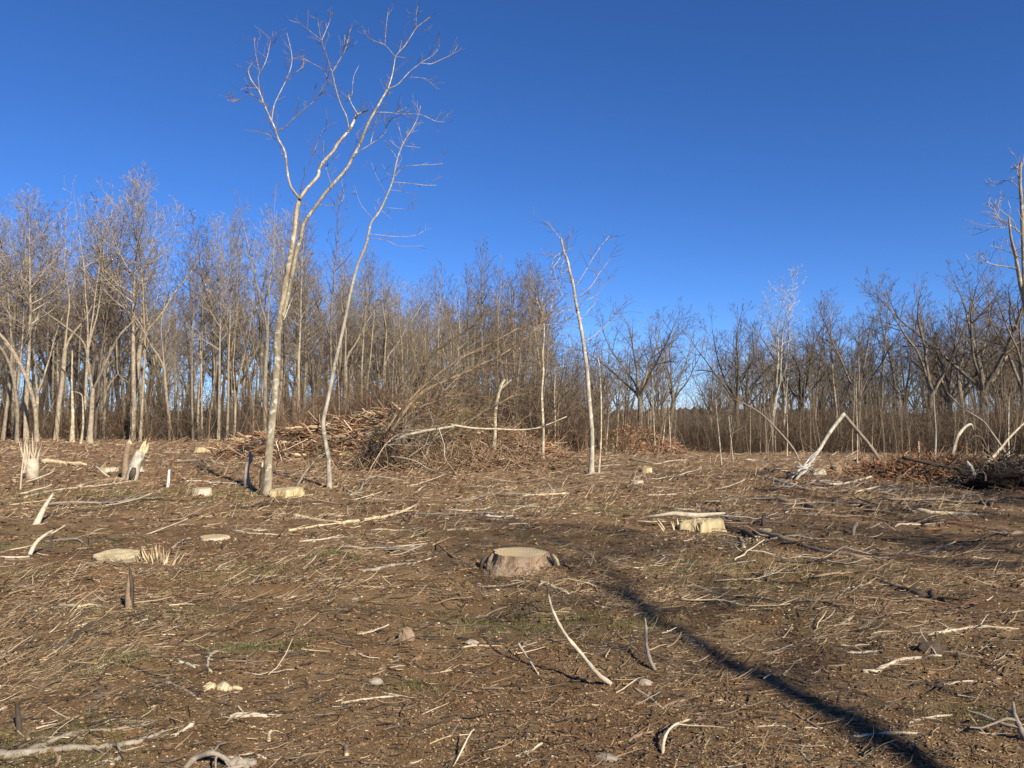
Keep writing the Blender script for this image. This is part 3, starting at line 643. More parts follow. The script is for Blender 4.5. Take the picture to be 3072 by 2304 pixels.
wt = [
 (tr(R4, (925, 1598), (930, 1400), (915, 1200), (900, 1000), (880, 850), (860, 720), (835, 600), (820, 500), (800, 420), (785, 350), (765, 300), (748, 225)), .070, .026, .2),
 (tr(R4, (750, 235), (700, 170), (665, 120)), .012, .005, -.2), (tr(R4, (840, 500), (900, 400), (940, 330), (990, 260), (1035, 210)), .012, .005, .3),
 (tr(R4, (850, 570), (920, 510), (965, 440), (950, 425)), .012, .005, .3), (tr(R4, (855, 640), (870, 600), (950, 560), (1010, 490), (1040, 440)), .013, .005, -.4),
 (tr(R4, (960, 445), (1010, 380), (1065, 300)), .007, .004, .1), (tr(R4, (885, 832), (960, 780), (1060, 680), (1110, 620), (1160, 550)), .016, .006, -.5),
 (tr(R4, (768, 305), (720, 330), (640, 320)), .014, .005, .3), (tr(R4, (765, 310), (720, 370), (690, 420), (680, 490)), .016, .007, -.2), (tr(R4, (775, 330), (750, 400), (755, 480), (740, 540)), .012, .005, .3),
 (tr(R4, (795, 400), (740, 450), (690, 480), (650, 560)), .012, .005, .2), (tr(R4, (810, 470), (720, 530), (650, 590)), .011, .005, -.3), (tr(R4, (825, 560), (740, 560), (680, 590), (640, 640)), .011, .005, .3),
 (tr(R4, (850, 680), (790, 640), (740, 660), (700, 700)), .009, .004, -.2), (tr(R4, (760, 300), (700, 350), (710, 420), (740, 520), (780, 600)), .010, .004, -.4), (tr(R4, (870, 760), (800, 720), (770, 680), (760, 780), (735, 830)), .008, .004, .3),
 (tr(R4, (768, 300), (815, 280)), .010, .004, .1), (tr(R4, (860, 700), (960, 580), (900, 540)), .008, .004, .2), (tr(R4, (895, 930), (830, 960), (740, 980), (660, 1000)), .007, .004, .2)]
traced_tree('white_slender_tree', R4(925, 1600), wt, 'slender bright white tree with drooping side branches, right of the brush thicket', seed=3, mats=('bark_white', 'crown_grey'), twig_n=60, twig_L=.5)
mt_ = [
 (tr(R4, (640, 1522), (645, 1350), (635, 1150), (645, 1000), (640, 900), (650, 780), (640, 680), (610, 600), (590, 530), (550, 470)), .052, .012, .2),
 (tr(R4, (648, 780), (600, 720), (560, 640)), .015, .006, .3), (tr(R4, (645, 700), (690, 640), (700, 560)), .014, .006, .3), (tr(R4, (640, 690), (640, 560), (650, 500)), .012, .005, -.2),
 (tr(R4, (645, 970), (600, 950), (560, 940)), .014, .006, .3), (tr(R4, (650, 730), (740, 720), (800, 690)), .010, .004, .2)]
traced_tree('pale_young_tree', R4(640, 1522), mt_, 'pale thin tree with a left bending top, between thicket and white slender tree', seed=4, twig_n=200, twig_L=.8, mats=('bark_hero', 'crown_grey'))
traced_tree('broken_topped_tree', R4(350, 1500), [(tr(R4, (350, 1500), (362, 1350), (362, 1250), (388, 1110), (420, 1050)), .075, .055, .1), (tr(R4, (392, 1110), (425, 1080), (455, 1055)), .05, .03, .2)],
            'short pale trunk with a snapped top and one stub, among thicket stems', seed=5, twig_n=20, mats=('bark_hero', 'crown_pale'))
def sap(Rf, pts, r, label, name='lone_sapling', n=60, L=.5, mats=('bark_hero', 'crown_pale'), group=None, cat='sapling', Yfix=None):
    return traced_tree(name, Rf(*pts[0]), [(tr(Rf, *pts), r, r * .3, .3)], label, cat=cat, seed=int(pts[0][0]), twig_n=n, twig_L=L, mats=mats, group=group, sides=6, Yfix=Yfix)
sap(R4, [(968, 1600), (982, 1400), (983, 1200), (975, 1000), (960, 900)], .035, 'thin brownish sapling close on the right of the white slender tree')
sap(R4, [(712, 1475), (714, 1300), (710, 1150), (714, 1010)], .045, 'straight pale pole-like sapling behind and left of the white slender tree')
sap(R4, [(722, 1400), (728, 1250), (732, 1100), (728, 960)], .035, 'thinner of the pair of pole saplings left of the white slender tree')
sap(R4, [(1010, 1488), (1020, 1350), (1030, 1230)], .03, 'short sapling in front of the far reddish heap, left one')
sap(R4, [(1070, 1478), (1080, 1330), (1086, 1200), (1100, 1100)], .035, 'crooked sapling in front of the far reddish heap, right one')
sap(R4, [(1300, 1468), (1292, 1330), (1288, 1150), (1280, 1000)], .06, 'pale sapling between the round-crowned tree and the fan crowned tree')
sap(R4, [(1335, 1465), (1355, 1330), (1365, 1200)], .04, 'grey sapling leaning right just right of the pale gap sapling')
sap(R4, [(1393, 1485), (1385, 1350), (1378, 1200), (1372, 1050)], .045, 'grey sapling standing left of the sky notch')
sap(R4, [(1690, 1560), (1678, 1430), (1665, 1300), (1655, 1180)], .03, 'thin leaning sapling in the open ground left of the sycamore')
sap(R5, [(158, 1480), (148, 1380), (135, 1260)], .03, 'thin pale sapling second in the open ground left of the sycamore')
sap(R5, [(1112, 1470), (1118, 1350), (1112, 1240), (1108, 1150)], .05, 'white forked sapling in front of the right wood, near the arched white trunk', mats=('bark_white', 'crown_pale'))
sap(R5, [(1465, 1470), (1462, 1350), (1465, 1170)], .045, 'thin upright pale stem behind the crossed leaning stems at right')
sap(R5, [(1040, 1500), (1038, 1440), (1036, 1380)], .05, 'short pale broken sapling left of the arched white trunk', n=8)
sap(R5, [(745, 1480), (746, 1350), (742, 1200), (740, 1100)], .03, 'thin sapling standing under the broken trunk apex')
sap(R5, [(820, 1400), (828, 1330), (822, 1240), (826, 1150)], .035, 'wavy pale sapling behind the right leg of the broken trunk')
sap(R5, [(412, 1450), (415, 1330), (410, 1200), (415, 1080)], .04, 'pale thin stem right of the sycamore stems')
# dead pale trees at the left wood edge
sap(R1, [(365, 1520), (362, 1380), (358, 1230), (360, 1080)], .12, 'straight pale topless snag standing at the left wood edge', name='snag', n=6, cat='dead tree', Yfix=43.5)
sap(R1, [(408, 1545), (414, 1450), (412, 1350), (405, 1300), (370, 1285)], .07, 'low crooked pale stem with a hooked top at the left wood edge', name='snag', n=8, cat='dead tree', Yfix=42.5)
traced_tree('bent_tree', R1(190, 1500), [(tr(R1, (190, 1500), (178, 1400), (150, 1270), (100, 1150), (50, 1060), (-20, 980)), .12, .08, .3), (tr(R1, (120, 1190), (60, 1090), (20, 1040)), .05, .03, -.3)],
            'brown trunk bending left in a long curve at the left wood edge', seed=8, mats=('bark_mid', 'crown_grey'), twig_n=30, twig_L=1., Yfix=43.8)
traced_tree('bent_tree', R1(92, 1495), [(tr(R1, (92, 1495), (85, 1350), (62, 1200), (30, 1110), (-10, 1050)), .10, .065, .3)], 'smaller brown trunk curving left, nearest the left border', seed=9, mats=('bark_mid', 'crown_grey'), twig_n=30, twig_L=1., Yfix=43.9)
traced_tree('spreading_tree', R1(452, 1530), [(tr(R1, (452, 1530), (455, 1400), (462, 1270)), .14, .12, .1), (tr(R1, (460, 1280), (445, 1180), (420, 1050), (350, 980), (210, 880)), .075, .035, .4),
  (tr(R1, (465, 1275), (500, 1200), (560, 1070), (600, 1000), (650, 950), (690, 905)), .085, .035, -.4), (tr(R1, (580, 1030), (582, 1120), (590, 1200), (640, 1240)), .05, .03, -.2), (tr(R1, (585, 1200), (540, 1260), (520, 1340)), .035, .02, -.2)],
            'pale tree splitting into a wide Y with a hanging branch, left wood edge', seed=10, mats=('bark_pale', 'crown_grey'), twig_n=60, twig_L=1.1, Yfix=43.)
# dead tree on the right border
dead = [
 (tr(R5, (1590, 1700), (1575, 1300), (1560, 1000), (1548, 800), (1538, 620), (1530, 400), (1524, 250), (1518, 160), (1521, 60)), .055, .022, .2),
 (tr(R5, (1545, 750), (1520, 640), (1495, 500), (1475, 420), (1465, 320)), .045, .016, -.3), (tr(R5, (1530, 405), (1490, 370), (1440, 345), (1390, 300), (1340, 292)), .016, .004, -.3),
 (tr(R5, (1500, 380), (1480, 330), (1430, 290), (1405, 262)), .011, .005, .2), (tr(R5, (1510, 180), (1478, 150), (1435, 145), (1385, 155)), .011, .004, .2), (tr(R5, (1525, 512), (1470, 485), (1420, 465), (1375, 453)), .014, .004, .3),
 (tr(R5, (1500, 560), (1450, 552), (1380, 540), (1340, 515), (1315, 488)), .013, .004, -.3), (tr(R5, (1470, 350), (1440, 370), (1400, 365), (1350, 382)), .007, .003, .1), (tr(R5, (1392, 300), (1388, 262)), .008, .005, 0), (tr(R5, (1518, 170), (1505, 110), (1502, 75)), .012, .005, .1)]
traced_tree('dead_white_tree', (1046, 508.), dead, 'tall bleached dead tree rising at the right border of the photo', cat='dead tree', seed=12, mats=('bark_hero', 'crown_pale'), twig_n=40, twig_L=.4)

# ------------------------------------------------------------------ bent and fallen saplings
def bent(Rf, pts, r0, r1, label, base=None, mat='st_brown', name='fallen_sapling', twigs=40, tl=.9, dr=1.2, tmat='crown_olive', cat='fallen tree', Y0=None, Y1=None, group=None, cap=True):
    rg = random.Random(int(pts[0][0] * 7 + pts[-1][1])); uv = tr(Rf, *pts); B = G(*(base or uv[0])); y0 = Y0 or B.y; y1 = Y1 or (y0 + dr); n = len(uv)
    L = [0]
    for i in range(1, n): L.append(L[-1] + math.hypot(uv[i][0] - uv[i - 1][0], uv[i][1] - uv[i - 1][1]))
    W = [P(u, v, y0 + (y1 - y0) * l / L[-1]) for (u, v), l in zip(uv, L)]
    if Y0 is None: W[0].z = B.z
    for q in W: q.z = max(q.z, h1(q.x, q.y) + .03)
    e = obj(name, None, label=label, cat=cat, group=group, loc=B); Wd = dense(W, 4); m_ = len(Wd)
    T = Tubes(); T.add(Wd, [r0 + (r1 - r0) * k / (m_ - 1) for k in range(m_)], 7, cap); obj('stem', T.mesh('stem', [M[mat], M['cut']], B), e)
    TW = Tubes()
    for k in range(twigs):
        f = rg.uniform(.3, 1) * (m_ - 1); q = min(m_ - 2, int(f)); a = Wd[q].lerp(Wd[q + 1], f - q); d = rot_about((Wd[q + 1] - Wd[q]).normalized(), R(rg.uniform(15, 55)), rg.uniform(0, 6.28)); L_ = tl * rg.uniform(.3, 1.5)
        pt = [a]
        for s in range(4): d = (d + Vector((rg.gauss(0, .15), rg.gauss(0, .15), rg.gauss(0, .12)))).normalized(); nx_ = pt[-1] + d * L_ / 4; nx_.z = max(nx_.z, h1(nx_.x, nx_.y) + .01); pt.append(nx_)
        TW.add(pt, [.009, .008, .007, .006, .004], 3)
        for c in range(rg.randint(1, 4)):
            a2 = pt[rg.randint(1, 4)]; d2 = rot_about(d, R(rg.uniform(20, 60)), rg.uniform(0, 6.28)); TW.add([a2, a2 + d2 * L_ * .2, a2 + d2 * L_ * .42], [.006, .005, .004], 3)
    if twigs: obj('twigs', TW.mesh('twigs', M[tmat], B), e, kind='stuff')
    return e
bent(R3, [(930, 1455), (1050, 1370), (1200, 1200), (1320, 1050), (1400, 980), (1500, 930), (1640, 870), (1760, 810), (1866, 762), (2040, 640), (2200, 480)], .085, .02, 'longest bowed sapling sweeping up right from the dark root clump', twigs=60, tl=1.1, mat='st_brown', tmat='brush_tan')
bent(R3, [(1060, 1400), (1150, 1290), (1250, 1150), (1310, 1060), (1340, 990), (1390, 860), (1450, 750), (1560, 670), (1700, 570), (1780, 480)], .07, .02, 'dark bowed sapling standing steepest out of the root clump', mat='st_dark', twigs=55, tl=1.1, base=R3(1060, 1450), tmat='crown_olive')
bent(R3, [(1000, 1430), (1130, 1260), (1230, 1130), (1330, 1010), (1450, 900), (1620, 780), (1800, 690), (1980, 590)], .055, .015, 'second thick bowed sapling in the sheaf above the root clump', mat='st_brown', twigs=50, tl=1.1, base=R3(1000, 1460), tmat='crown_olive')
bent(R3, [(980, 1412), (1150, 1312), (1340, 1242), (1500, 1215), (1580, 1200)], .06, .035, 'thick pale stick rising low to the right from the root clump', mat='st_pale', twigs=10, base=R3(980, 1470), Y1=23.)
bent(R3, [(1560, 1190), (1700, 1212), (1866, 1218), (2000, 1222), (2120, 1205), (2280, 1140)], .035, .015, 'nearly level pale pole hanging above the ground right of the root clump', mat='st_pale', twigs=12, tl=.7, Y0=23., Y1=23.8)
bent(R3, [(1030, 1400), (1150, 1390), (1330, 1415), (1430, 1470), (1600, 1535)], .035, .012, 'arched pale branch coming down to the ground right of the root clump', mat='st_pale', twigs=14, tl=.6, base=R3(1030, 1460), Y1=20.)
bent(R3, [(1290, 1050), (1200, 1200), (1120, 1360)], .04, .03, 'short dark stick crossing the sheaf of bowed saplings', mat='st_dark', twigs=4, Y0=24, Y1=23.5)
bent(R3, [(1480, 1200), (1520, 1320), (1525, 1400), (1600, 1560)], .015, .01, 'thin wiry vine hanging below the level pale pole', mat='st_pale', twigs=4, tl=.4, Y0=23., Y1=20.2)
bent(R3, [(600, 1590), (690, 1440), (780, 1380)], .03, .014, 'thin grey branch leaning between twin-stemmed tree and leaning white tree', mat='st_grey', twigs=14, tl=.6, dr=.3)
for k in range(26):
    x0 = rng.uniform(980, 1500); y0 = rng.uniform(1400, 1480) - (x0 - 980) * .12; x1 = x0 + rng.uniform(200, 560); y1 = y0 - rng.uniform(180, 680); xm = (x0 + x1) / 2 - rng.uniform(-10, 60); ym = (y0 + y1) / 2 - rng.uniform(-20, 70)
    bm = rng.choice(['brown', 'grey', 'pale', 'dark']); st = 'steep' if (y0 - y1) > .9 * (x1 - x0) else 'slanting'; ln = 'long' if x1 - x0 > 380 else 'short'; ft = 'at' if x0 < 1120 else ('just right of' if x0 < 1300 else 'well right of')
    bent(R3, [(x0, y0), (xm, ym), (x1, y1)], rng.uniform(.008, .015), .004, f'{ln} {st} {bm} stem of tangled brush, foot {ft} the root clump', mat='st_' + bm, twigs=20, tl=.8, dr=rng.uniform(-1, 2.5), base=R3(x0, 1440 + rng.uniform(-20, 40)), name='brush_stem', cat='brush', group='tangled brush stems beside the root clump', tmat=rng.choice(['crown_olive', 'brush_tan', 'crown_pale']))
# right side: broken trunk forming an A, arched and leaning stems
Yt = G(*KD(440, 692)).y; Yr = G(*KD(1090, 648)).y
e = obj('snapped_tree', None, label='snapped pale trunk propped like a tent, its apex above the ground', cat='fallen tree', loc=G(*KD(1090, 648)))
B = e.location.copy(); uv = tr(KD, (440, 690), (530, 585), (600, 490), (700, 330), (787, 218)); Ya = Yr + .3
W = [P(u, v, Yt + (Ya - Yt) * t) for (u, v), t in zip(uv, (0, .25, .45, .75, 1))]; T = Tubes(); Wd = dense(W, 4); T.add(Wd, [.033 + .02 * i / (len(Wd) - 1) for i in range(len(Wd))], 9, True); obj('leaning_section', T.mesh('leaning_section', [M['bark_white'], M['fresh']], B), e)
uv = tr(KD, (1092, 655), (1080, 600), (1030, 530), (960, 430), (880, 335), (787, 222)); W = [P(u, v, Yr + .3 * i / 5) for i, (u, v) in enumerate(uv)]; W[0].z = B.z - .05
T = Tubes(); Wd = dense(W, 4); T.add(Wd, [.064 - .017 * i / (len(Wd) - 1) for i in range(len(Wd))], 9, True); obj('standing_section', T.mesh('standing_section', [M['bark_mid'], M['fresh']], B), e)
T = Tubes()
for k in range(9):
    a = P(*KD(440 + k * 8, 690 - k * 16), Yt); b2 = P(*KD(600 - k * 6, 480 + k * 20), Yt + .9); T.add(wob(a + Vector((rng.uniform(-.2, .2), rng.uniform(-.3, .3), 0)), b2, 5, .04), [.018, .016, .014, .012, .008], 4)
obj('splinters', T.mesh('splinters', M['st_white'], B), e, kind='stuff')
bent(KD, [(1548, 610), (1556, 540), (1575, 440), (1600, 370), (1650, 310), (1690, 293), (1706, 330)], .06, .03, 'white trunk bowed over like a cane, right of the broken tent trunk', mat='bark_white', twigs=6, tl=.5, name='bowed_sapling', dr=.6)
bent(KD, [(1835, 605), (1815, 510), (1780, 415), (1745, 378), (1700, 385), (1650, 430), (1570, 540), (1400, 640)], .05, .02, 'dark arched stem looping left to the ground beside the white cane-shaped trunk', mat='st_dark', twigs=30, tl=.7, name='bowed_sapling', tmat='dark_twig', dr=-.8)
bent(KD, [(1985, 580), (1900, 440), (1830, 340), (1770, 265), (1640, 180), (1520, 65)], .05, .015, 'long grey stem leaning far left above the root plate', mat='st_grey', twigs=14, tl=.5, name='leaning_sapling', dr=1.)
bent(KD, [(1660, 700), (1850, 520), (1960, 390), (2067, 285), (2200, 180)], .042, .016, 'pale stem leaning right across the long grey leaning stem', mat='st_pale', twigs=14, tl=.6, name='leaning_sapling', dr=.5)
bent(KD, [(470, 560), (430, 470), (350, 370), (215, 230), (110, 160), (0, 110)], .045, .015, 'slender grey stem leaning far left in front of the sycamore', mat='st_grey', twigs=14, tl=.6, name='leaning_sapling', dr=1.)
bent(KD, [(1200, 525), (1350, 560), (1500, 590), (1640, 620), (1710, 660)], .045, .03, 'long dark branch lying over the brush pile left of the root plate', mat='st_dark', twigs=40, tl=.6, name='fallen_branch', cat='branch', tmat='dark_twig', dr=-.8, base=KD(1200, 650), Y0=18.5)
bent(KD, [(1655, 560), (1690, 600), (1712, 650), (1700, 690)], .05, .04, 'short thick bleached bend of wood on the brush pile', mat='st_pale', twigs=0, name='fallen_branch', cat='branch', Y0=17.5, Y1=17.3)
bent(KD, [(1130, 700), (1250, 640), (1400, 590), (1500, 580)], .05, .03, 'dark crooked limb arching over reddish leaves right of the broken trunk foot', mat='st_dark', twigs=30, tl=.6, name='fallen_branch', cat='branch', tmat='dark_twig', dr=.4)
# brush piles (stuff) : dark twigs, red leaves
def brush(name, cx, cy, sx_, sy_, sz_, n, mat, label, L=.9, r=.009, leaf=0, flat=.5):
    T = Tubes(); rg = random.Random(int(cx * 13 + n))
    for k in range(n):
        a_ = rg.gauss(0, .5) * sx_; b_ = rg.gauss(0, .5) * sy_; x, y = cx + a_, cy + b_; ht = sz_ * math.exp(-(a_ / sx_) ** 2 - (b_ / sy_) ** 2)
        z = h1(x, y) + rg.random() ** 1.3 * ht; d = Vector((rg.gauss(0, 1), rg.gauss(0, .8), rg.gauss(0, flat))).normalized(); l = L * rg.uniform(.3, 1.4)
        pt = [Vector((x, y, z)) - d * l / 2]
        for s in range(3): d = (d + Vector((rg.gauss(0, .15), rg.gauss(0, .15), rg.gauss(0, .12)))).normalized(); pt.append(pt[-1] + d * l / 3)
        for q in pt: q.z = max(q.z, h1(q.x, q.y) + .005)
        rr = r * rg.uniform(.5, 2.); T.add(pt, [rr, rr * .9, rr * .8, rr * .5], 3)
        if leaf and rg.random() < leaf:
            for j in range(3):
                q = pt[rg.randint(0, 3)] + Vector((rg.gauss(0, .06), rg.gauss(0, .06), rg.gauss(0, .05))); q.z = max(q.z, h1(q.x, q.y) + .02); a2 = Vector((rg.gauss(0, 1), rg.gauss(0, 1), rg.gauss(0, 1))).normalized() * .06; b2 = Vector((rg.gauss(0, 1), rg.gauss(0, 1), rg.gauss(0, 1))).normalized() * .05; T.quad((q, q + a2, q + a2 + b2, q + b2))
    return obj(name, T.mesh(name, [M[mat], M['leaf_red']] if leaf else M[mat]), label=label, cat='brush', kind='stuff')
g1 = G(*KD(1450, 690)); brush('brush_pile', g1.x + .5, g1.y + .9, 2.0, 1.2, .42, 2300, 'brush_rust', 'tangled pile of dark branches and rusty leaves near the right border', leaf=.5)
g2 = G(*KD(1990, 760)); brush('root_tangle', g2.x + .4, g2.y + .5, 1.2, .8, .6, 1500, 'dark_twig', 'black tangle of roots and twigs on the right border', L=.8)
g3 = G(*R3(1130, 1470)); brush('root_clump', g3.x, g3.y, .55, .4, 1.3, 900, 'dark_twig', 'dark root clump at the foot of the bowed saplings', L=.6, leaf=.15, flat=1.)
g4 = G(*R3(1500, 1440)); brush('brush_mat', g4.x, g4.y, 3.6, 2.2, .38, 2600, 'brush_tan', 'low mat of brown twigs right of the root clump', L=1.1, leaf=.06)
g4 = G(*R3(1700, 1350)); brush('brush_mat', g4.x, g4.y + 1, 3.5, 2.4, .55, 2000, 'brush_tan', 'grey twig mat behind the level pale pole, before the thicket', L=1.1, leaf=.1)
# root plate (dark) at right border
e = obj('root_plate', None, label='dark upturned root plate cut by the right border, below the dead white tree', cat='root plate', loc=G(*KD(1990, 770)))
e.scale = (.9, .9, .75); B = e.location.copy(); n = 15; V = []; Fq = []
for i in range(n):
    for j in range(28):
        th = i / (n - 1) * math.pi * .5; ph = j / 28 * 6.283; rr = 1 + .28 * math.sin(3 * ph + i) * math.sin(th) + rng.uniform(-.12, .12)
        V.append((.5 + math.sin(th) * math.cos(ph) * 1.15 * rr, math.sin(th) * math.sin(ph) * .5 * rr + .5, math.cos(th) * .62 * rr - .1))
for i in range(n - 1):
    for j in range(28): Fq.append((i * 28 + j, i * 28 + (j + 1) % 28, (i + 1) * 28 + (j + 1) % 28, (i + 1) * 28 + j))
m, nt, b, co = newmat('shaded_soil', .98, .05); nt.links.new(ramp(nt, noise(nt, co, 6, 6, .7), [(.3, (.018, .012, .009)), (.7, (.07, .045, .03))]), b.inputs['Base Color']); bump(nt, b, noise(nt, co, 12, 6, .7), 1., .08)  # shade on the root plate is painted into this near-black soil colour
obj('soil_mass', raw_mesh('soil_mass', V, [Fq], [m], smooth=False), e)
for k in range(16):
    a = Vector((rng.uniform(-.6, 1.4), rng.uniform(-.1, .5), rng.uniform(.05, .5))); d = Vector((rng.uniform(-1.2, .6), rng.uniform(-1, .1), rng.uniform(-.4, .8))); T = Tubes(); r = rng.uniform(.012, .035); T.add(wob(a, a + d * rng.uniform(.5, 1.1), 6, .12), [r, r * .9, r * .8, r * .7, r * .5, r * .3], 5); obj('root', T.mesh('root', M[rng.choice(['st_dark', 'st_grey', 'st_brown'])]), e)

# ------------------------------------------------------------------ stumps
def outline(seed, n=40, irr=.08, lobes=5):
    rg = random.Random(seed); ph = [rg.uniform(0, 6.28) for _ in range(4)]
    return [1 + irr * math.sin(lobes * t + ph[0]) * .5 + irr * math.sin(2 * t + ph[1]) * .6 + irr * .35 * math.sin(11 * t + ph[2]) for t in [k / n * 6.2832 for k in range(n)]]
def stump(u, v, Rm, hgt, label, seed=1, tilt=(0, 0), bark='bark_stump', face='cut', flare=1.35, sy_=.85, splinter=0, group=None, irr=.08):
    B = G(u, v); n = 56; o = outline(seed, n, irr); rg = random.Random(seed); e = obj('stump', None, label=label, cat='stump', group=group, loc=B)
    V, Q = [], []; rows = 8
    for i in range(rows):
        t = i / (rows - 1); z = -.1 + (hgt + .1) * t; fl = 1 + (flare - 1) * (1 - t) ** 2.2
        for k in range(n):
            a = k / n * 6.2832; rad = Rm * o[k] * (fl + (1 - t) ** 1.6 * .22 * max(0, math.sin(4 * a + seed)) + .035 * rg.uniform(-1, 1) * (1 if t < 1 else .3) + .03 * math.sin(23 * a + 3 * t))
            x, y = math.cos(a) * rad, math.sin(a) * rad * sy_; V.append((x, y, z + (tilt[0] * x + tilt[1] * y) * t + (rg.uniform(-.01, .01) if i < rows - 1 else 0)))
    for i in range(rows - 1):
        for k in range(n): Q.append((i * n + k, i * n + (k + 1) % n, (i + 1) * n + (k + 1) % n, (i + 1) * n + k))
    obj('bark', raw_mesh('bark', V, [Q], [M[bark]]), e)
    V2 = []; rings = 5
    for i in range(rings):
        s = 1 - i / rings * 1.0
        for k in range(n):
            q = V[(rows - 1) * n + k]; x, y = q[0] * s * .985, q[1] * s * .985; V2.append((x, y, hgt + tilt[0] * x + tilt[1] * y + .004 + (.006 * math.sin(9 * x + 5 * y) if i else -.004)))
    V2.append((0, 0, hgt + .006)); c = len(V2) - 1
    Q2 = [(i * n + k, i * n + (k + 1) % n, (i + 1) * n + (k + 1) % n, (i + 1) * n + k) for i in range(rings - 1) for k in range(n)]
    T3 = [((rings - 1) * n + k, (rings - 1) * n + (k + 1) % n, c) for k in range(n)]
    obj('cut_face', raw_mesh('cut_face', V2, [Q2, T3], [M[face]]), e)
    for k in range(splinter):
        a = rg.uniform(-.5, .6); T = Tubes(); q = Vector((Rm * rg.uniform(.95, 1.5), rg.uniform(-.5, .3) * Rm, -.05)); l = rg.uniform(.1, .32); T.add(wob(q, q + Vector((rg.gauss(0, .06), rg.gauss(0, .05), l)), 4, .05, rg), [.02, .016, .01, .002], 4); obj('splinter', T.mesh('splinter', M['split']), e)
    return e
s1 = stump(*KC(395, 960), .285, .12, 'round flat-topped stump with reddish bark in the middle of the clearing', 3, (0, .03), flare=1.7)
# notched flakes on its sides
for (dx, dy, hh, w_, mt2) in ((-.28, -.13, .125, .028, 'st_brown'), (.33, -.12, .12, .028, 'fresh'), (.31, -.15, .13, .022, 'st_dark'), (-.34, -.06, .10, .03, 'st_dark')):
    T = Tubes(); T.add([Vector((dx * 1.22, dy, -.05)), Vector((dx * 1.12, dy, hh * .5)), Vector((dx, dy, hh))], [w_, w_ * .9, w_ * .35], 5, True); obj('flake', T.mesh('flake', [M[mt2], M[mt2]]), s1)
s2 = stump(*KA(860, 1000), .265, .085, 'oval stump with a pale slanting cut on the left soil mound', 5, (-.02, .16), bark='bark_mid', face='fresh', flare=1.1, sy_=.75)
def splinters(parent, cx, cy, n, hmax, spread, mat='split', base_z=0, seed=0, lean=.2, rr=.02):
    rg = random.Random(seed)
    for k in range(n):
        x = cx + rg.gauss(0, spread); y = cy + rg.gauss(0, spread * .5); l = hmax * rg.uniform(.35, 1); d = Vector(((x - cx) / spread * lean * .5 + rg.gauss(0, .12), rg.gauss(0, .15), 1)).normalized()
        T = Tubes(); r = rr * rg.uniform(.5, 1.3); T.add(wob(Vector((x, y, base_z - .05)), Vector((x, y, base_z)) + d * l, 4, .03, rg), [r, r * .9, r * .6, .001], 4); obj('splinter', T.mesh('splinter', M[mat]), parent)
bs = obj('broken_root_end', None, label='torn shaggy root end standing against the right side of the slanted pale stump', cat='stump', loc=G(*KA(1170, 1010)))
splinters(bs, 0, 0, 34, .24, .12, 'split', 0, 3, 1.2, .011); splinters(bs, -.05, .02, 26, .2, .15, 'st_brown', 0, 4, 1.4, .013); splinters(bs, 0, -.05, 12, .12, .17, 'st_dark', 0, 6, 2.5, .014)
stump(*KB(148, 455), .29, .13, 'blond notched stump at the foot of the twin-stemmed tree', 7, (.05, .06), face='fresh', bark='fresh', flare=1.08, irr=.22)
s4 = stump(*KC(1720, 725), .25, .15, 'pale ragged stump under a split slab, right of the middle', 9, (.1, .1), face='fresh', bark='fresh', flare=1.1, sy_=.55, irr=.35)
T = Tubes(); T.add([Vector((-.75, .1, .19)), Vector((-.35, .12, .24)), Vector((0, .12, .21)), Vector((.4, .15, .24))], [.015, .035, .04, .015], 6, True)
obj('slab', T.mesh('slab', [M['st_pale'], M['fresh']]), s4); splinters(s4, -.2, .0, 16, .14, .2, 'split', .08, 8, 1.2, .018); splinters(s4, .05, .05, 10, .16, .15, 'st_pale', .08, 9, 1.5, .014)
stump(*KA(1490, 500), .2, .13, 'small whitish stump left of the twisted grey snag, in thin grass', 11, face='cut', bark='st_pale', flare=1.2)
stump(*KA(1000, 340), .2, .16, 'pale stump directly behind the hollow leaning post', 12, face='cut', bark='st_pale')
stump(*KA(800, 330), .26, .10, 'low ochre stump to the left of the pair of broken posts', 13, face='cut', bark='st_pale', flare=1.1)
stump(*KA(1490, 192), .32, .22, 'big yellowish stump near the wood edge, left of the debris bank', 14, face='fresh', bark='fresh', flare=1.1)
stump(*KA(1725, 175), .32, .22, 'whitish cut log end at the left foot of the debris bank', 15, face='fresh', bark='fresh', flare=1.1)
stump(*KC(1325, 292), .15, .14, 'yellow lopsided stump in open ground right of the white slender tree', 16, face='fresh', bark='fresh', flare=1.05)
stump(*KC(1255, 370), .16, .07, 'pale low stump in front of the yellow lopsided stump', 17, face='cut', bark='st_pale')
stump(*KD(600, 645), .2, .12, 'wide pale stump behind the leaning section of the broken trunk', 18, face='fresh', bark='st_pale')
stump(*KD(730, 632), .14, .16, 'rough split stump with a ragged top between the legs of the broken trunk', 19, face='cut', bark='st_brown')
stump(*KA(1580, 825), .2, .03, 'low sawdust covered stump left of the splintered pole', 20, face='cut', bark='st_pale', flare=1.5)
stump(*KD(225, 1065), .09, .05, 'tiny cut stub by the long fallen pole at right', 21, face='cut', bark='st_brown')
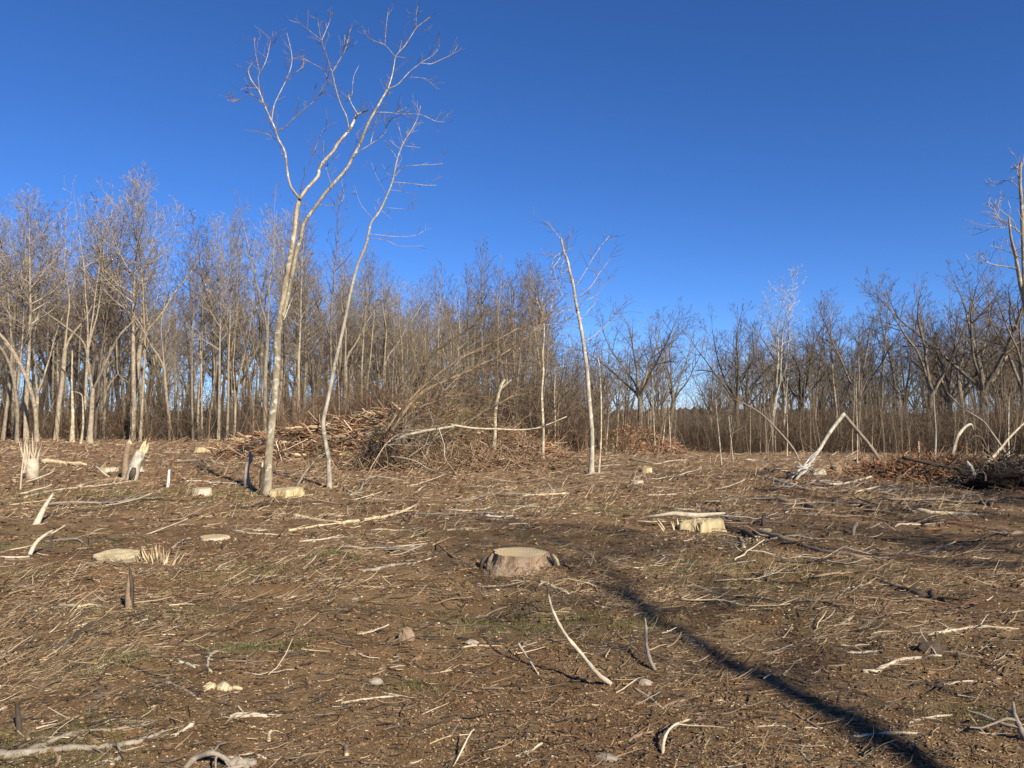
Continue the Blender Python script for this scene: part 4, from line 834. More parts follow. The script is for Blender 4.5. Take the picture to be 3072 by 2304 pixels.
# ------------------------------------------------------------------ snags, posts, stakes
def snag(name, Rf, pts, r0, r1, label, mat='st_pale', dr=.1, spl=5, cat='snag', sides=9):
    uv = tr(Rf, *pts); B = G(*uv[0]); n = len(uv); W = [P(u, v, B.y + dr * i / (n - 1)) for i, (u, v) in enumerate(uv)]; W[0].z = B.z - .08
    e = obj(name, None, label=label, cat=cat, loc=B); Wd = dense(W, 4); m_ = len(Wd); T = Tubes(); T.add(Wd, [r0 + (r1 - r0) * i / (m_ - 1) for i in range(m_)], sides, True)
    obj('trunk', T.mesh('trunk', [M[mat], M['split']], B), e); top = W[-1] - B; d = (W[-1] - W[-2]).normalized(); rg = random.Random(int(uv[0][0]))
    for k in range(spl):
        a = top + Vector((rg.gauss(0, r1 * .5), rg.gauss(0, r1 * .5), -.02)) - d * .03; T = Tubes(); l = rg.uniform(1.2, 3) * r1; T.add([a, a + d * l * .6, a + d * l + Vector((rg.gauss(0, .01), 0, 0))], [r1 * .45, r1 * .3, .001], 4); obj('splinter', T.mesh('splinter', M['split']), e)
    return e
snag('broken_post', KA, [(920, 390), (928, 250), (948, 115)], .09, .07, 'upright reddish broken post left of the hollow leaning post', 'st_brown', spl=4)
hp = snag('hollow_post', KA, [(965, 395), (1000, 280), (1045, 180)], .15, .13, 'hollow bleached post leaning right with a dark opening', 'bark_white', spl=6)
q = G(*KA(965, 395)); T = Tubes(); W = [P(*KA(968, 390), q.y - .12) - q, P(*KA(980, 340), q.y - .15) - q, P(*KA(990, 300), q.y - .13) - q]; T.add(W, [.07, .085, .05], 6, True); obj('dark_opening', T.mesh('dark_opening', [M['st_dark'], M['st_dark']]), hp)  # dark lump set on the post front for its opening
fs = obj('splintered_stump', None, label='splintered upright stump with white shards, at the far left', cat='stump', loc=G(*KA(240, 388)))
T = Tubes(); T.add([Vector((0, 0, -.1)), Vector((0, 0, .25)), Vector((-.02, 0, .5))], [.17, .15, .13], 9, True); obj('trunk', T.mesh('trunk', [M['st_pale'], M['split']]), fs)
splinters(fs, -.08, 0, 20, 1.05, .07, 'st_pale', .2, 5, .22, .03)
snag('twisted_snag', KA, [(1822, 440), (1818, 370), (1822, 290), (1850, 235), (1835, 195), (1815, 185)], .075, .03, 'grey twisted snag standing left of the twin-stemmed tree', 'st_grey', spl=1)
snag('black_snag', KA, [(1945, 505), (1938, 400), (1942, 280)], .1, .05, 'black stub touching the twin-stemmed tree on its left', 'st_dark', spl=2)  # short stub in the plain dark stick colour
snag('thin_stick', KA, [(1236, 450), (1243, 380), (1248, 318)], .04, .025, 'thin white stick standing between hollow post and twisted snag', 'st_white', spl=0, cat='stick')
snag('thin_stick', KA, [(148, 465), (165, 290), (182, 165)], .02, .012, 'thin straight upright stick at the far left beside the splintered stump', 'st_pale', spl=0, cat='stick')
snag('leaning_splinter', KA, [(250, 725), (320, 610), (393, 490)], .055, .02, 'bleached plank-like splinter leaning right, at left above the grass', 'st_pale', dr=.6, spl=2, cat='stick')
snag('wooden_stake', KA, [(955, 1350), (950, 1200), (958, 1100), (962, 1030)], .034, .006, 'pointed upright stake in front of the slanted pale stump', 'st_brown', dr=.05, spl=0, cat='stake')
q = obj('stake_dark_strip', None, label='dark shard standing tight against the right side of the pointed stake', cat='strip', loc=G(*KA(972, 1345))); T = Tubes(); T.add([Vector((0, -.01, -.05)), Vector((0, -.01, .2)), Vector((-.02, -.01, .36))], [.022, .018, .003], 5); obj('strip', T.mesh('strip', M['st_dark']), q)  # narrow dark piece along the right side of the stake
snag('forked_stick', KA, [(195, 960), (255, 870), (330, 800), (390, 765)], .028, .014, 'pale crooked stick leaning up right in grass at the left', 'st_pale', dr=.4, spl=0, cat='stick')
snag('dark_stick', KA, [(355, 920), (375, 850), (405, 785)], .022, .012, 'short dark leaning stick right of the pale crooked stick', 'st_dark', dr=.1, spl=0, cat='stick')
snag('dark_snag', KD, [(218, 1020), (212, 970), (228, 930)], .035, .022, 'short black stub right of the ragged slab stump', 'st_dark', spl=1)
snag('dark_snag', KD, [(850, 1085), (855, 1040), (880, 990)], .028, .02, 'small grey hooked stub in the right half of the clearing', 'st_grey', spl=1)
snag('small_snag', KE, [(165, 1290), (155, 1150), (140, 1000)], .018, .010, 'dark thin upright twig in the shaded hollow at lower left', 'st_dark', spl=0, cat='stick')
# ------------------------------------------------------------------ traced sticks and logs on the ground
LAND = []          # landmarks for labels (u, v, phrase)
def stick(Rf, pts, r0, r1, label, mat='st_pale', lift=0., name='stick', cat='stick', cap=True, arch=0., sides=7, side=()):
    r0 *= .82; r1 *= .82; uv = tr(Rf, *pts); W = []
    n = len(uv)
    for i, (u, v) in enumerate(uv):
        t = i / (n - 1); L = lift if np.isscalar(lift) else lift[i]
        q = G(u, v)
        if L: # raised point: keep it on its sight line at a nearer depth
            a, b_ = ray(u, v); yy = q.y
            for _ in range(12): yy = (CAMZ - (h1(a * yy, yy) + L)) / -b_ * .5 + yy * .5
            q = Vector((a * yy, yy, CAMZ + b_ * yy))
        W.append(q + Vector((0, 0, .35 * (r0 + (r1 - r0) * t))))
    W = dense(W, 4); m_ = len(W)
    for i, q in enumerate(W): q.z = max(q.z, h1(q.x, q.y) + .2 * r0)
    B = W[0].copy(); T = Tubes(); 
    for i in range(1, m_ - 1): W[i] = W[i] + Vector((rng.uniform(-.35, .35), rng.uniform(-.35, .35), rng.uniform(-.2, .2))) * r0 * (.25 if not np.isscalar(lift) else 1)
    rr0 = [(r0 + (r1 - r0) * i / (m_ - 1)) * rng.uniform(.8, 1.22) for i in range(m_)]; rr0[0] *= .75; rr0[-1] *= .5
    T.add(W, rr0, sides, cap)
    for _ in range(3):
        i = rng.randint(1, m_ - 2); a = W[i]; b2 = a + Vector((rng.gauss(0, 1), rng.gauss(0, 1), 0)) * r0 * (6 if np.isscalar(lift) else 3); b2.z = max(h1(b2.x, b2.y) + .004, a.z + rng.gauss(0, 2) * r0); T.add(wob(a, b2, 4, .1), [r0 * .35, r0 * .3, r0 * .2, r0 * .1], 4)
    for (i0, dx, dy, dz, rr) in side:
        a = W[int(i0 * (m_ - 1))]; b2 = a + Vector((dx, dy, 0)); b2.z = h1(b2.x, b2.y) + .01 + dz; T.add(wob(a, b2, 5, .08), [rr, rr * .9, rr * .75, rr * .6, rr * .35], 4)
    o = obj(name, T.mesh(name, [M[mat], M['split']], B), label=label, cat=cat, loc=B); return o
stick(KE, [(-60, 1450), (200, 1425), (500, 1395), (750, 1390), (870, 1375), (1100, 1335), (1230, 1305), (1330, 1268)], .026, .012, 'long grey branch lying across the bottom left corner, curving up right', 'st_grey', cat='branch', name='fallen_branch', side=((.62, .12, -.1, .0, .009), (.9, .12, .1, .0, .006)))
stick(KE, [(240, 1395), (450, 1320), (600, 1260), (760, 1240), (1000, 1210), (1270, 1165)], .018, .006, 'slimmer grey branch above and parallel to the bottom left branch', 'st_grey', cat='branch', name='fallen_branch', side=((.45, -.1, .3, .02, .006),))
stick(KE, [(1540, 1540), (1620, 1460), (1720, 1420), (1800, 1425), (1880, 1470), (1920, 1530)], .017, .013, 'thick weathered root arching out of soil on the bottom border', 'st_grey', lift=(0, .03, .07, .07, .03, 0), name='arched_root', cat='root', side=((.5, -.02, .25, 0, .008), (.75, .1, -.1, 0, .007), (.6, .05, -.15, 0, .007)))
stick(KF, [(-60, 1600), (40, 1575), (120, 1555), (190, 1553), (270, 1590)], .011, .007, 'wavy pale twig at the bottom, right of the arching root', 'st_pale')
stick(KF, [(-40, 1640), (90, 1638), (190, 1640)], .036, .034, 'end of a grey barkless pole on the bottom border', 'st_grey', name='log', cat='log')
stick(KG, [(1130, 930), (1020, 840), (900, 690), (790, 560), (710, 430), (660, 310), (635, 220)], .018, .009, 'long curved sapling stem rising left, in the foreground centre', 'st_pale', lift=(0, .07, .18, .30, .40, .48, .52), name='curved_stem', cat='branch')
stick(KG, [(635, 225), (645, 150), (690, 100), (765, 75)], .010, .005, 'hooked black tip on top of the long curved foreground stem', 'st_dark', lift=(.52, .57, .6, .6), name='hooked_tip', cat='twig')
stick(KG, [(570, 125), (680, 170), (800, 225)], .032, .022, 'short pale split log lying behind the curved foreground stem', 'split', name='log', cat='log')
stick(KG, [(1470, 820), (1430, 730), (1405, 620), (1400, 480), (1390, 400)], .018, .008, 'dark grey leaning stick right of the curved foreground stem', 'st_grey', lift=(0, .05, .1, .18, .24))
stick(KG, [(1300, 950), (1420, 1030), (1530, 1110)], .010, .007, 'thin straight pale twig right of the foot of the curved stem', 'st_pale')
stick(KG, [(1530, 1112), (1600, 1080), (1740, 1040), (1850, 1010), (1940, 985)], .010, .006, 'pale twig forming a shallow V with the straight twig beside it', 'st_brown')
stick(KG, [(1530, 1475), (1535, 1380), (1570, 1290), (1640, 1230), (1750, 1195)], .011, .007, 'bow shaped pale twig with a dark shadow, bottom right of centre', 'st_pale', lift=(0, .03, .05, .04, 0), side=((.75, .25, -.02, 0, .005),))
stick(KG, [(1265, 1375), (1330, 1330), (1400, 1320), (1460, 1300)], .012, .008, 'rough reddish twig left of the bow shaped twig', 'st_brown')
stick(KG, [(400, 600), (440, 660), (500, 750), (565, 855)], .009, .006, 'slanting pale twig left of the curved foreground stem', 'st_pale', lift=(.08, .06, .03, 0))
stick(KG, [(380, 1495), (500, 1450), (560, 1400), (630, 1375)], .009, .006, 'forked pale twig near the bottom border at centre', 'st_pale', side=((.3, .02, -.14, 0, .005),))
stick(KF, [(1810, 1659), (1860, 1560), (1950, 1380), (1985, 1340)], .006, .005, 'very thin straight pale stalk on the bottom border', 'st_pale', lift=(0, .02, .08, .1))
stick(KF, [(890, 1135), (1050, 1110), (1200, 1090), (1385, 1072)], .008, .007, 'straight pale twig lying level in the lower middle', 'st_pale')
stick(KF, [(-10, 1245), (120, 1235), (240, 1235), (370, 1245)], .013, .012, 'pale level stick with a knobbed end, lower left of centre', 'st_pale', side=((.97, .05, -.03, .02, .012), (.3, -.06, .07, .02, .009)))
stick(KF, [(510, 1560), (640, 1545), (810, 1525)], .008, .005, 'thin level tan twig just above the bottom border, left of centre', 'st_brown')
stick(KF, [(935, 1560), (925, 1500), (905, 1470)], .016, .014, 'stubby tan peg of wood above the bottom border', 'st_brown')
stick(KF, [(295, 1450), (290, 1400), (315, 1350)], .012, .009, 'small yellowish curved chip of wood, lower left', 'split')
stick(KB, [(705, 1022), (800, 1012), (900, 985), (1000, 972), (1110, 955)], .026, .014, 'white barked stick lying left of the round flat-topped stump', 'bark_white')
stick(KB, [(190, 610), (330, 640), (560, 665)], .045, .03, 'upper blond prong of the splintered pole left of centre', 'split', name='splintered_pole', cat='pole')
stick(KB, [(165, 722), (330, 695), (560, 670)], .028, .02, 'lower blond prong of the splintered pole left of centre', 'split', name='splintered_pole', cat='pole')
stick(KB, [(560, 672), (750, 640), (950, 600), (1130, 520)], .04, .022, 'shattered right half of the splintered pole left of centre', 'split', name='splintered_pole', cat='pole', side=((.6, .5, .1, .08, .015), (.7, .6, -.2, .02, .012), (.5, .5, .3, .03, .014)))
stick(KB, [(1045, 655), (1085, 570), (1130, 490)], .022, .012, 'brown stick leaning over the right end of the splintered pole', 'st_brown', lift=(0, .2, .35))
stick(KB, [(240, 800), (420, 785), (600, 765), (700, 790)], .016, .010, 'thin pale stick below the splintered pole', 'st_pale')
stick(KB, [(560, 400), (660, 460), (800, 495), (950, 490)], .03, .014, 'curving pale branch on the ground right of the leaning white tree', 'st_pale', cat='branch', name='fallen_branch')
stick(KB, [(620, 465), (690, 420), (720, 360), (780, 320), (900, 330), (1020, 350)], .04, .014, 'grey forked branch standing off the ground before the root clump', 'st_grey', lift=(0, .02, .2, .3, .2, .1), cat='branch', name='fallen_branch', side=((.5, .5, .3, .3, .012), (.3, .3, .2, .2, .01)))
stick(KB, [(30, 275), (150, 300), (300, 320), (430, 345)], .03, .02, 'grey stick on the ground between the two tall clearing trees', 'st_grey')
stick(KB, [(480, 240), (600, 243), (730, 235)], .05, .045, 'pale log lying level just left of the root clump', 'st_pale', name='log', cat='log')
stick(KB, [(1550, 225), (1700, 245), (1900, 245)], .025, .02, 'level pale stick in front of the thicket', 'st_pale')
stick(KB, [(1240, 800), (1340, 890), (1420, 930), (1520, 985)], .012, .010, 'thin twig slanting down towards the round flat-topped stump', 'st_brown')
stick(KB, [(400, 1215), (480, 1190), (540, 1160)], .016, .010, 'dark forked stick left of centre in the foreground', 'st_dark', side=((.2, .35, .12, .01, .009),))
stick(KC, [(-180, 570), (20, 580), (150, 555), (210, 500)], .022, .012, 'pale bent stick left behind the round flat-topped stump', 'st_pale')
stick(KC, [(100, 612), (280, 620), (400, 610)], .025, .02, 'bleached level stick behind the round flat-topped stump', 'st_white')
stick(KC, [(400, 470), (600, 455), (760, 445)], .035, .025, 'long heap-like pale split pole in the middle distance', 'split', name='split_pole', cat='pole')
stick(KC, [(1830, 645), (1900, 700), (2050, 750), (2140, 795)], .045, .035, 'dark heavy root running right from the slab stump', 'st_dark', name='fallen_branch', cat='branch')
stick(KC, [(2045, 850), (2020, 800), (1985, 760)], .035, .02, 'short grey stub hanging below the dark heavy root', 'st_grey')
stick(KC, [(1240, 650), (1350, 655), (1480, 652)], .012, .010, 'thin pale twig pointing at the slab stump from the left', 'st_pale')
stick(KC, [(820, 845), (880, 880), (925, 905)], .016, .012, 'short pale stick right of the round flat-topped stump', 'st_pale')
stick(KC, [(1640, 520), (1760, 570), (1860, 600)], .018, .012, 'grey twig behind the slab stump', 'st_grey')
stick(KC, [(1900, 600), (1980, 640), (2050, 665)], .018, .012, 'grey twig right behind the slab stump, further right', 'st_grey')
stick(KC, [(910, 255), (1050, 245), (1150, 238)], .03, .05, 'grey fallen stick right of the white slender tree', 'st_grey')
stick(KC, [(1200, 195), (1400, 230), (1500, 205), (1640, 200)], .03, .03, 'long pale pole lying level in the right distance', 'st_pale', name='pole', cat='pole')
stick(KC, [(1850, 530), (1900, 600)], .012, .01, 'tiny leaning twig beside the slab stump', 'st_pale')
stick(KD, [(0, 1045), (80, 1070), (160, 1105)], .05, .045, 'dark thick end of the long fallen pole', 'st_dark', name='log', cat='log')
stick(KD, [(150, 1070), (330, 1110), (500, 1165), (700, 1215), (980, 1265)], .055, .025, 'long tapering fallen pole running right in the middle right', 'st_brown', name='fallen_pole', cat='pole')
stick(KD, [(180, 825), (330, 840), (480, 870), (620, 910)], .07, .035, 'brown smooth fallen pole below the broken tent trunk', 'st_brown', name='fallen_pole', cat='pole')
stick(KD, [(155, 655), (240, 640), (320, 632)], .07, .03, 'black log tip left of the leaning section of the broken trunk', 'st_dark', name='log', cat='log')
stick(KD, [(240, 630), (380, 612), (480, 620)], .03, .02, 'grey stem reaching the foot of the leaning section', 'st_grey')
stick(KD, [(230, 685), (400, 730), (570, 775)], .06, .04, 'pale log lying just below the foot of the leaning section', 'st_pale', name='log', cat='log')
stick(KD, [(590, 705), (700, 722), (820, 715), (900, 695), (1000, 668)], .05, .035, 'pale forked pole between the legs of the broken trunk', 'st_pale', name='pole', cat='pole', side=((.5, .9, -.6, 0, .03),))
stick(KD, [(85, 545), (200, 555), (320, 590)], .05, .03, 'bleached pole lying behind the black log tip', 'st_pale', name='pole', cat='pole')
stick(KD, [(700, 855), (850, 870), (950, 885), (1050, 890), (1200, 905), (1290, 930)], .06, .03, 'dark twisted branch in the shade of the right half', 'st_dark', name='fallen_branch', cat='branch', side=((.3, .5, .2, .2, .02), (.6, -.3, .5, .2, .02), (.8, .5, .3, .1, .02)))
stick(KD, [(940, 910), (1100, 935), (1300, 950), (1530, 955), (1700, 925), (1900, 945)], .035, .02, 'long dark limb below the twisted branch, right half', 'st_dark', name='fallen_branch', cat='branch')
stick(KD, [(1285, 910), (1450, 930), (1600, 935), (1740, 945)], .05, .03, 'pale barkless log among dark limbs at right', 'split', name='log', cat='log')
stick(KD, [(1150, 1025), (1230, 1005), (1330, 1000)], .022, .012, 'small pale stick before the reddish log at right', 'st_pale')
stick(KD, [(1500, 1000), (1600, 1005), (1730, 1015)], .05, .04, 'reddish bark log at right below the barkless log', 'st_red', name='log', cat='log')
stick(KD, [(1870, 1080), (1980, 1075), (2080, 1065)], .04, .03, 'brown log on the right border, half hidden in litter', 'st_brown', name='log', cat='log')
stick(KD, [(800, 530), (880, 480), (950, 445)], .03, .02, 'pale stick leaning towards the standing section of the broken trunk', 'st_pale', lift=(0, .3, .6))
stick(KH, [(1065, 95), (1180, 145), (1300, 185), (1400, 215), (1500, 235)], .028, .03, 'dark half buried root at right, thick at its lower end', 'st_dark', name='half_buried_root', cat='root')
stick(KH, [(1500, 215), (1540, 270)], .045, .03, 'knobby black end piece at the foot of the half buried root', 'st_dark', name='root', cat='root')
stick(KH, [(985, 808), (1080, 800), (1180, 755), (1300, 712), (1450, 700), (1585, 682)], .018, .012, 'crooked pale branch in the right foreground below a dark clod', 'st_pale', name='fallen_branch', cat='branch', side=((.95, -.03, .15, .12, .006),))
stick(KH, [(860, 660), (1000, 662), (1090, 655), (1165, 635)], .012, .006, 'thin pale wavy stick above the crooked branch at right', 'st_pale')
stick(KH, [(1480, 525), (1600, 505), (1750, 480), (1870, 460), (2000, 470), (2180, 480)], .014, .010, 'long slender pale branch near the right border, foreground', 'st_pale', name='fallen_branch', cat='branch', side=((.5, .25, -.08, 0, .007), (.6, .15, .12, .05, .005)))
stick(KH, [(1640, 640), (1760, 680), (1900, 705)], .010, .007, 'grey twig right of the dark clod at right', 'st_grey')
stick(KH, [(1340, 1200), (1480, 1160), (1680, 1130)], .009, .006, 'pale twig in the lower right corner region pointing right', 'st_pale')
stick(KH, [(890, 1305), (1050, 1285), (1250, 1280), (1480, 1280)], .009, .007, 'long level pale twig near the bottom right', 'st_pale')
stick(KH, [(690, 1265), (560, 1190), (470, 1130), (330, 1030)], .010, .007, 'brown slanting twig in the tree shadow, bottom right', 'st_brown')
stick(KH, [(1460, 900), (1560, 925), (1680, 970), (1860, 1015)], .02, .014, 'dark weathered branch in the lower right foreground', 'st_dark', name='fallen_branch', cat='branch', side=((.1, -.15, -.1, 0, .009), (.4, -.2, -.2, .0, .008), (.3, .35, .1, .02, .006)))
stick(KH, [(1600, 905), (1750, 885), (1930, 880), (2050, 855)], .008, .005, 'thin pale twig crossing behind the dark weathered branch', 'st_pale')
stick(KH, [(2230, 1330), (2180, 1230), (2140, 1120), (2130, 1030)], .022, .008, 'grey branched limb on the lower right border', 'st_grey', lift=(0, .06, .13, .18), name='fallen_branch', cat='branch', side=((.4, -.2, .1, .1, .009), (.5, -.25, -.02, .05, .009), (.7, .1, .15, .12, .007)))
stick(KH, [(1380, 1470), (1385, 1400), (1370, 1360)], .016, .012, 'short dark peg in soil close to the bottom border at right', 'st_dark', lift=(0, .03, .06))
stick(KH, [(500, 1410), (560, 1480), (620, 1540)], .008, .006, 'small pale twig on the bottom border at right', 'st_pale')
stick(KA, [(590, 450), (760, 400), (1000, 385)], .07, .04, 'brown log running left from the pair of broken posts', 'st_brown', name='log', cat='log')
stick(KA, [(180, 530), (400, 480), (700, 440), (1000, 405)], .03, .02, 'long pale thin pole in front of the pair of broken posts', 'st_pale', name='pole', cat='pole')
stick(KA, [(300, 262), (450, 270), (640, 285)], .12, .06, 'bleached fallen log behind the splintered white stump', 'split', name='log', cat='log')
stick(KA, [(1330, 415), (1550, 412), (1800, 425)], .03, .02, 'thin level stick left of the twisted grey snag', 'st_pale')
stick(KA, [(700, 290), (760, 340), (830, 390)], .04, .02, 'pale stick slanting down left of the pair of broken posts', 'st_pale', lift=(.3, .15, 0))
stick(KA, [(1440, 275), (1480, 310), (1530, 340)], .05, .04, 'brown chunk of stick left of the twisted snag, further back', 'st_brown')
stick(KA, [(590, 875), (750, 845), (950, 830), (1150, 785)], .035, .014, 'dark limb lying level above the slanted pale stump', 'st_dark', name='fallen_branch', cat='branch')
stick(KA, [(1700, 770), (1850, 790), (2050, 800)], .02, .012, 'thin pale stick right of the sawdust covered stump', 'st_pale')
stick(KA, [(1260, 905), (1330, 855), (1395, 822)], .02, .012, 'pale stick leaning right over the torn root end', 'st_pale', lift=(.1, .2, .3))
stick(KA, [(0, 965), (100, 968), (220, 965)], .02, .015, 'pale stick on the left border level with the slanted stump', 'st_pale')
stick(KE, [(110, 215), (300, 210), (470, 195)], .012, .012, 'dark half of a stick lying left of the pointed stake', 'st_dark')
stick(KE, [(470, 190), (620, 198), (720, 195), (830, 190)], .020, .014, 'bleached barkless stick lying left of the pointed stake', 'split')
stick(KE, [(830, 190), (870, 150), (960, 115)], .016, .008, 'dark crooked tip beyond the bleached barkless stick', 'st_dark')
stick(KE, [(450, 585), (560, 505), (700, 400), (860, 315), (900, 300)], .03, .018, 'dark bristly root running up right in the left foreground', 'st_dark', name='bristly_root', cat='root')
stick(KE, [(540, 440), (620, 340), (680, 270), (705, 185)], .012, .008, 'dark thin twig crossing above the bristly root', 'st_dark')
stick(KE, [(130, 590), (200, 500), (260, 430)], .018, .010, 'dark forked twig in straw at the left border', 'st_dark', side=((.6, .12, -.02, 0, .008),))
stick(KE, [(0, 865), (150, 800), (350, 725)], .014, .010, 'dark slanting twig on the left border, lower foreground', 'st_dark')
stick(KE, [(1350, 820), (1430, 840), (1540, 900), (1640, 965)], .012, .008, 'dark slim twig left of the pale broken wood chunks', 'st_grey')
stick(KE, [(1480, 650), (1570, 680), (1620, 710)], .012, .008, 'pale short twig above the broken wood chunks', 'st_pale')
stick(KE, [(1750, 750), (1720, 680), (1750, 600), (1780, 580)], .014, .008, 'pale crooked twig standing over the broken wood chunks', 'st_pale')
stick(KE, [(1460, 640), (1700, 590), (1850, 550), (1990, 535)], .010, .007, 'long brown twig above the broken wood chunks', 'st_brown')
stick(KE, [(1450, 1280), (1560, 1215), (1610, 1170)], .010, .016, 'pale club shaped twig left of centre, low foreground', 'st_pale')
stick(KE, [(1910, 1115), (2000, 1100), (2212, 1100)], .014, .011, 'pale level stick to the right of the club shaped twig', 'st_pale')
stick(KE, [(235, 1320), (230, 1260), (260, 1200)], .016, .010, 'orange tinted forked twig in the lower left hollow', 'st_brown', side=((.3, -.1, .05, .03, .007),))
stick(KE, [(0, 1070), (60, 1035)], .014, .012, 'short pale stick end on the left border, low', 'st_pale')
stick(KE, [(870, 1165), (930, 1130)], .011, .009, 'short pale peg on bare dirt, lower left', 'st_pale')
stick(KE, [(920, 1520), (960, 1480), (1000, 1440)], .011, .014, 'small pale stub near the bottom left border', 'st_pale')
stick(KE, [(460, 1530), (490, 1470), (500, 1430)], .012, .008, 'brown upright twig on the bottom left border', 'st_brown', lift=(0, .03, .05))

# chunks and stones
def chunk(name, u, v, a, b_, c_h, label, mat, seed, cat, rz=0):
    rg = random.Random(seed); B = G(u, v); V = []; n, m_ = 9, 6
    for i in range(m_):
        th = i / (m_ - 1) * math.pi
        for j in range(n):
            ph = j / n * 6.283; k = 1 + rg.uniform(-.3, .22); x, y, z = math.sin(th) * math.cos(ph) * k, math.sin(th) * math.sin(ph) * k, math.cos(th) * (1 + rg.uniform(-.1, .1)); V.append((x * a, y * b_, z * c_h + c_h * .1))
    Q = [(i * n + j, (i + 1) * n + j, (i + 1) * n + (j + 1) % n, i * n + (j + 1) % n) for i in range(m_ - 1) for j in range(n)]
    o = obj(name, raw_mesh(name, V, [Q], [M[mat]], smooth=False), label=label, cat=cat, loc=B); o.rotation_euler = (0, 0, rz); return o
chunk('wood_chunk', *KE(1735, 880), .036, .03, .035, 'left one of two pale broken wood chunks in the left foreground', 'split', 1, 'wood chunk', .3)
chunk('wood_chunk', *KE(1860, 885), .06, .035, .04, 'right larger one of two pale broken wood chunks in the left foreground', 'split', 2, 'wood chunk', -.5)
chunk('wood_chunk', *KE(1960, 880), .04, .015, .018, 'thin tail piece right of the two pale wood chunks', 'split', 3, 'wood chunk', -.2)
chunk('wood_chunk', *KG(1095, 1500), .055, .03, .022, 'grey fibrous piece of wood flat on soil near the bottom centre', 'st_grey', 4, 'wood chunk', -.4)
chunk('wood_chunk', *KF(1425, 600), .075, .05, .08, 'mottled pinkish bark chunk left of centre in the foreground', 'st_brown', 5, 'wood chunk', .2)
chunk('stone', *KF(1000, 280), .035, .025, .02, 'smooth pinkish stone in the left of centre foreground', 'stone', 6, 'stone')
chunk('stone', *KB(1068, 840), .04, .03, .025, 'small pale stone behind the white barked stick', 'stone', 7, 'stone')
chunk('stone', *KG(1385, 925), .05, .03, .03, 'small reddish stone right of the foot of the curved stem', 'stone', 8, 'stone')
chunk('soil_clod', *KH(1500, 640), .10, .05, .06, 'dark round clod beside the crooked pale branch at right', 'st_dark', 9, 'clod')
chunk('stone', *KF(1175, 965), .05, .03, .03, 'pale lichen covered lump in the middle foreground', 'stone', 10, 'stone')
chunk('stone', *KF(1960, 640), .05, .03, .03, 'pale fuzzy lump with a black shadow, centre foreground', 'stone', 11, 'stone')

# ------------------------------------------------------------------ generic sticks lying about (individual things)
MARK = [(*KC(395, 900), 'the round flat-topped stump'), (*KA(870, 960), 'the slanted pale stump'), (*KB(148, 455), 'the blond notched stump'), (*KC(1720, 700), 'the slab stump'), (*KG(900, 600), 'the curved foreground stem'),
        (*KE(1800, 850), 'the two wood chunks'), (*KE(700, 1350), 'the bottom left branch'), (*KA(950, 300), 'the hollow post'), (*KA(1822, 350), 'the twisted grey snag'), (*KA(240, 330), 'the splintered white stump'), (*R4(925, 1580), 'the white slender tree'),
        (*KD(787, 600), 'the broken tent trunk'), (*KD(1990, 720), 'the root plate'), (*KD(600, 1180), 'the long fallen pole'), (*KH(1300, 180), 'the half buried root'), (*KH(1300, 712), 'the crooked pale branch'), (*KG(1570, 1290), 'the bow shaped twig'),
        (*KB(560, 665), 'the splintered pole'), (*R3(1100, 1440), 'the root clump'), (*KB(900, 1000), 'the white barked stick'), (*KE(1720, 1440), 'the arching root'), (*KH(1650, 950), 'the dark weathered branch'), (*KF(1150, 1100), 'the level twig in the lower middle'),
        (*KA(250, 725), 'the leaning splinter'), (*KE(650, 450), 'the bristly root'), (*KC(1325, 292), 'the yellow lopsided stump'), (*KC(600, 455), 'the long split pole'), (*KD(400, 860), 'the brown smooth fallen pole')]
used = set()
def where(u, v):
    c = sorted(MARK, key=lambda m_: (m_[0] - u) ** 2 + ((m_[1] - v) * 2) ** 2)
    o = []
    for m_ in c[:4]:
        du, dv = u - m_[0], (v - m_[1]) * 1.6
        rel = ('right of' if du > 0 else 'left of') if abs(du) > abs(dv) * 1.3 else (('in front of' if dv > 0 else 'behind') if abs(dv) > abs(du) * 1.3 else (('before and right of' if du > 0 else 'before and left of') if dv > 0 else ('behind and right of' if du > 0 else 'behind and left of')))
        o.append(rel + ' ' + m_[2])
    return o
COLS = [('pale', 'st_pale'), ('grey', 'st_grey'), ('dark', 'st_dark'), ('brown', 'st_brown'), ('blond', 'split'), ('reddish', 'st_red')]
cnt = 0
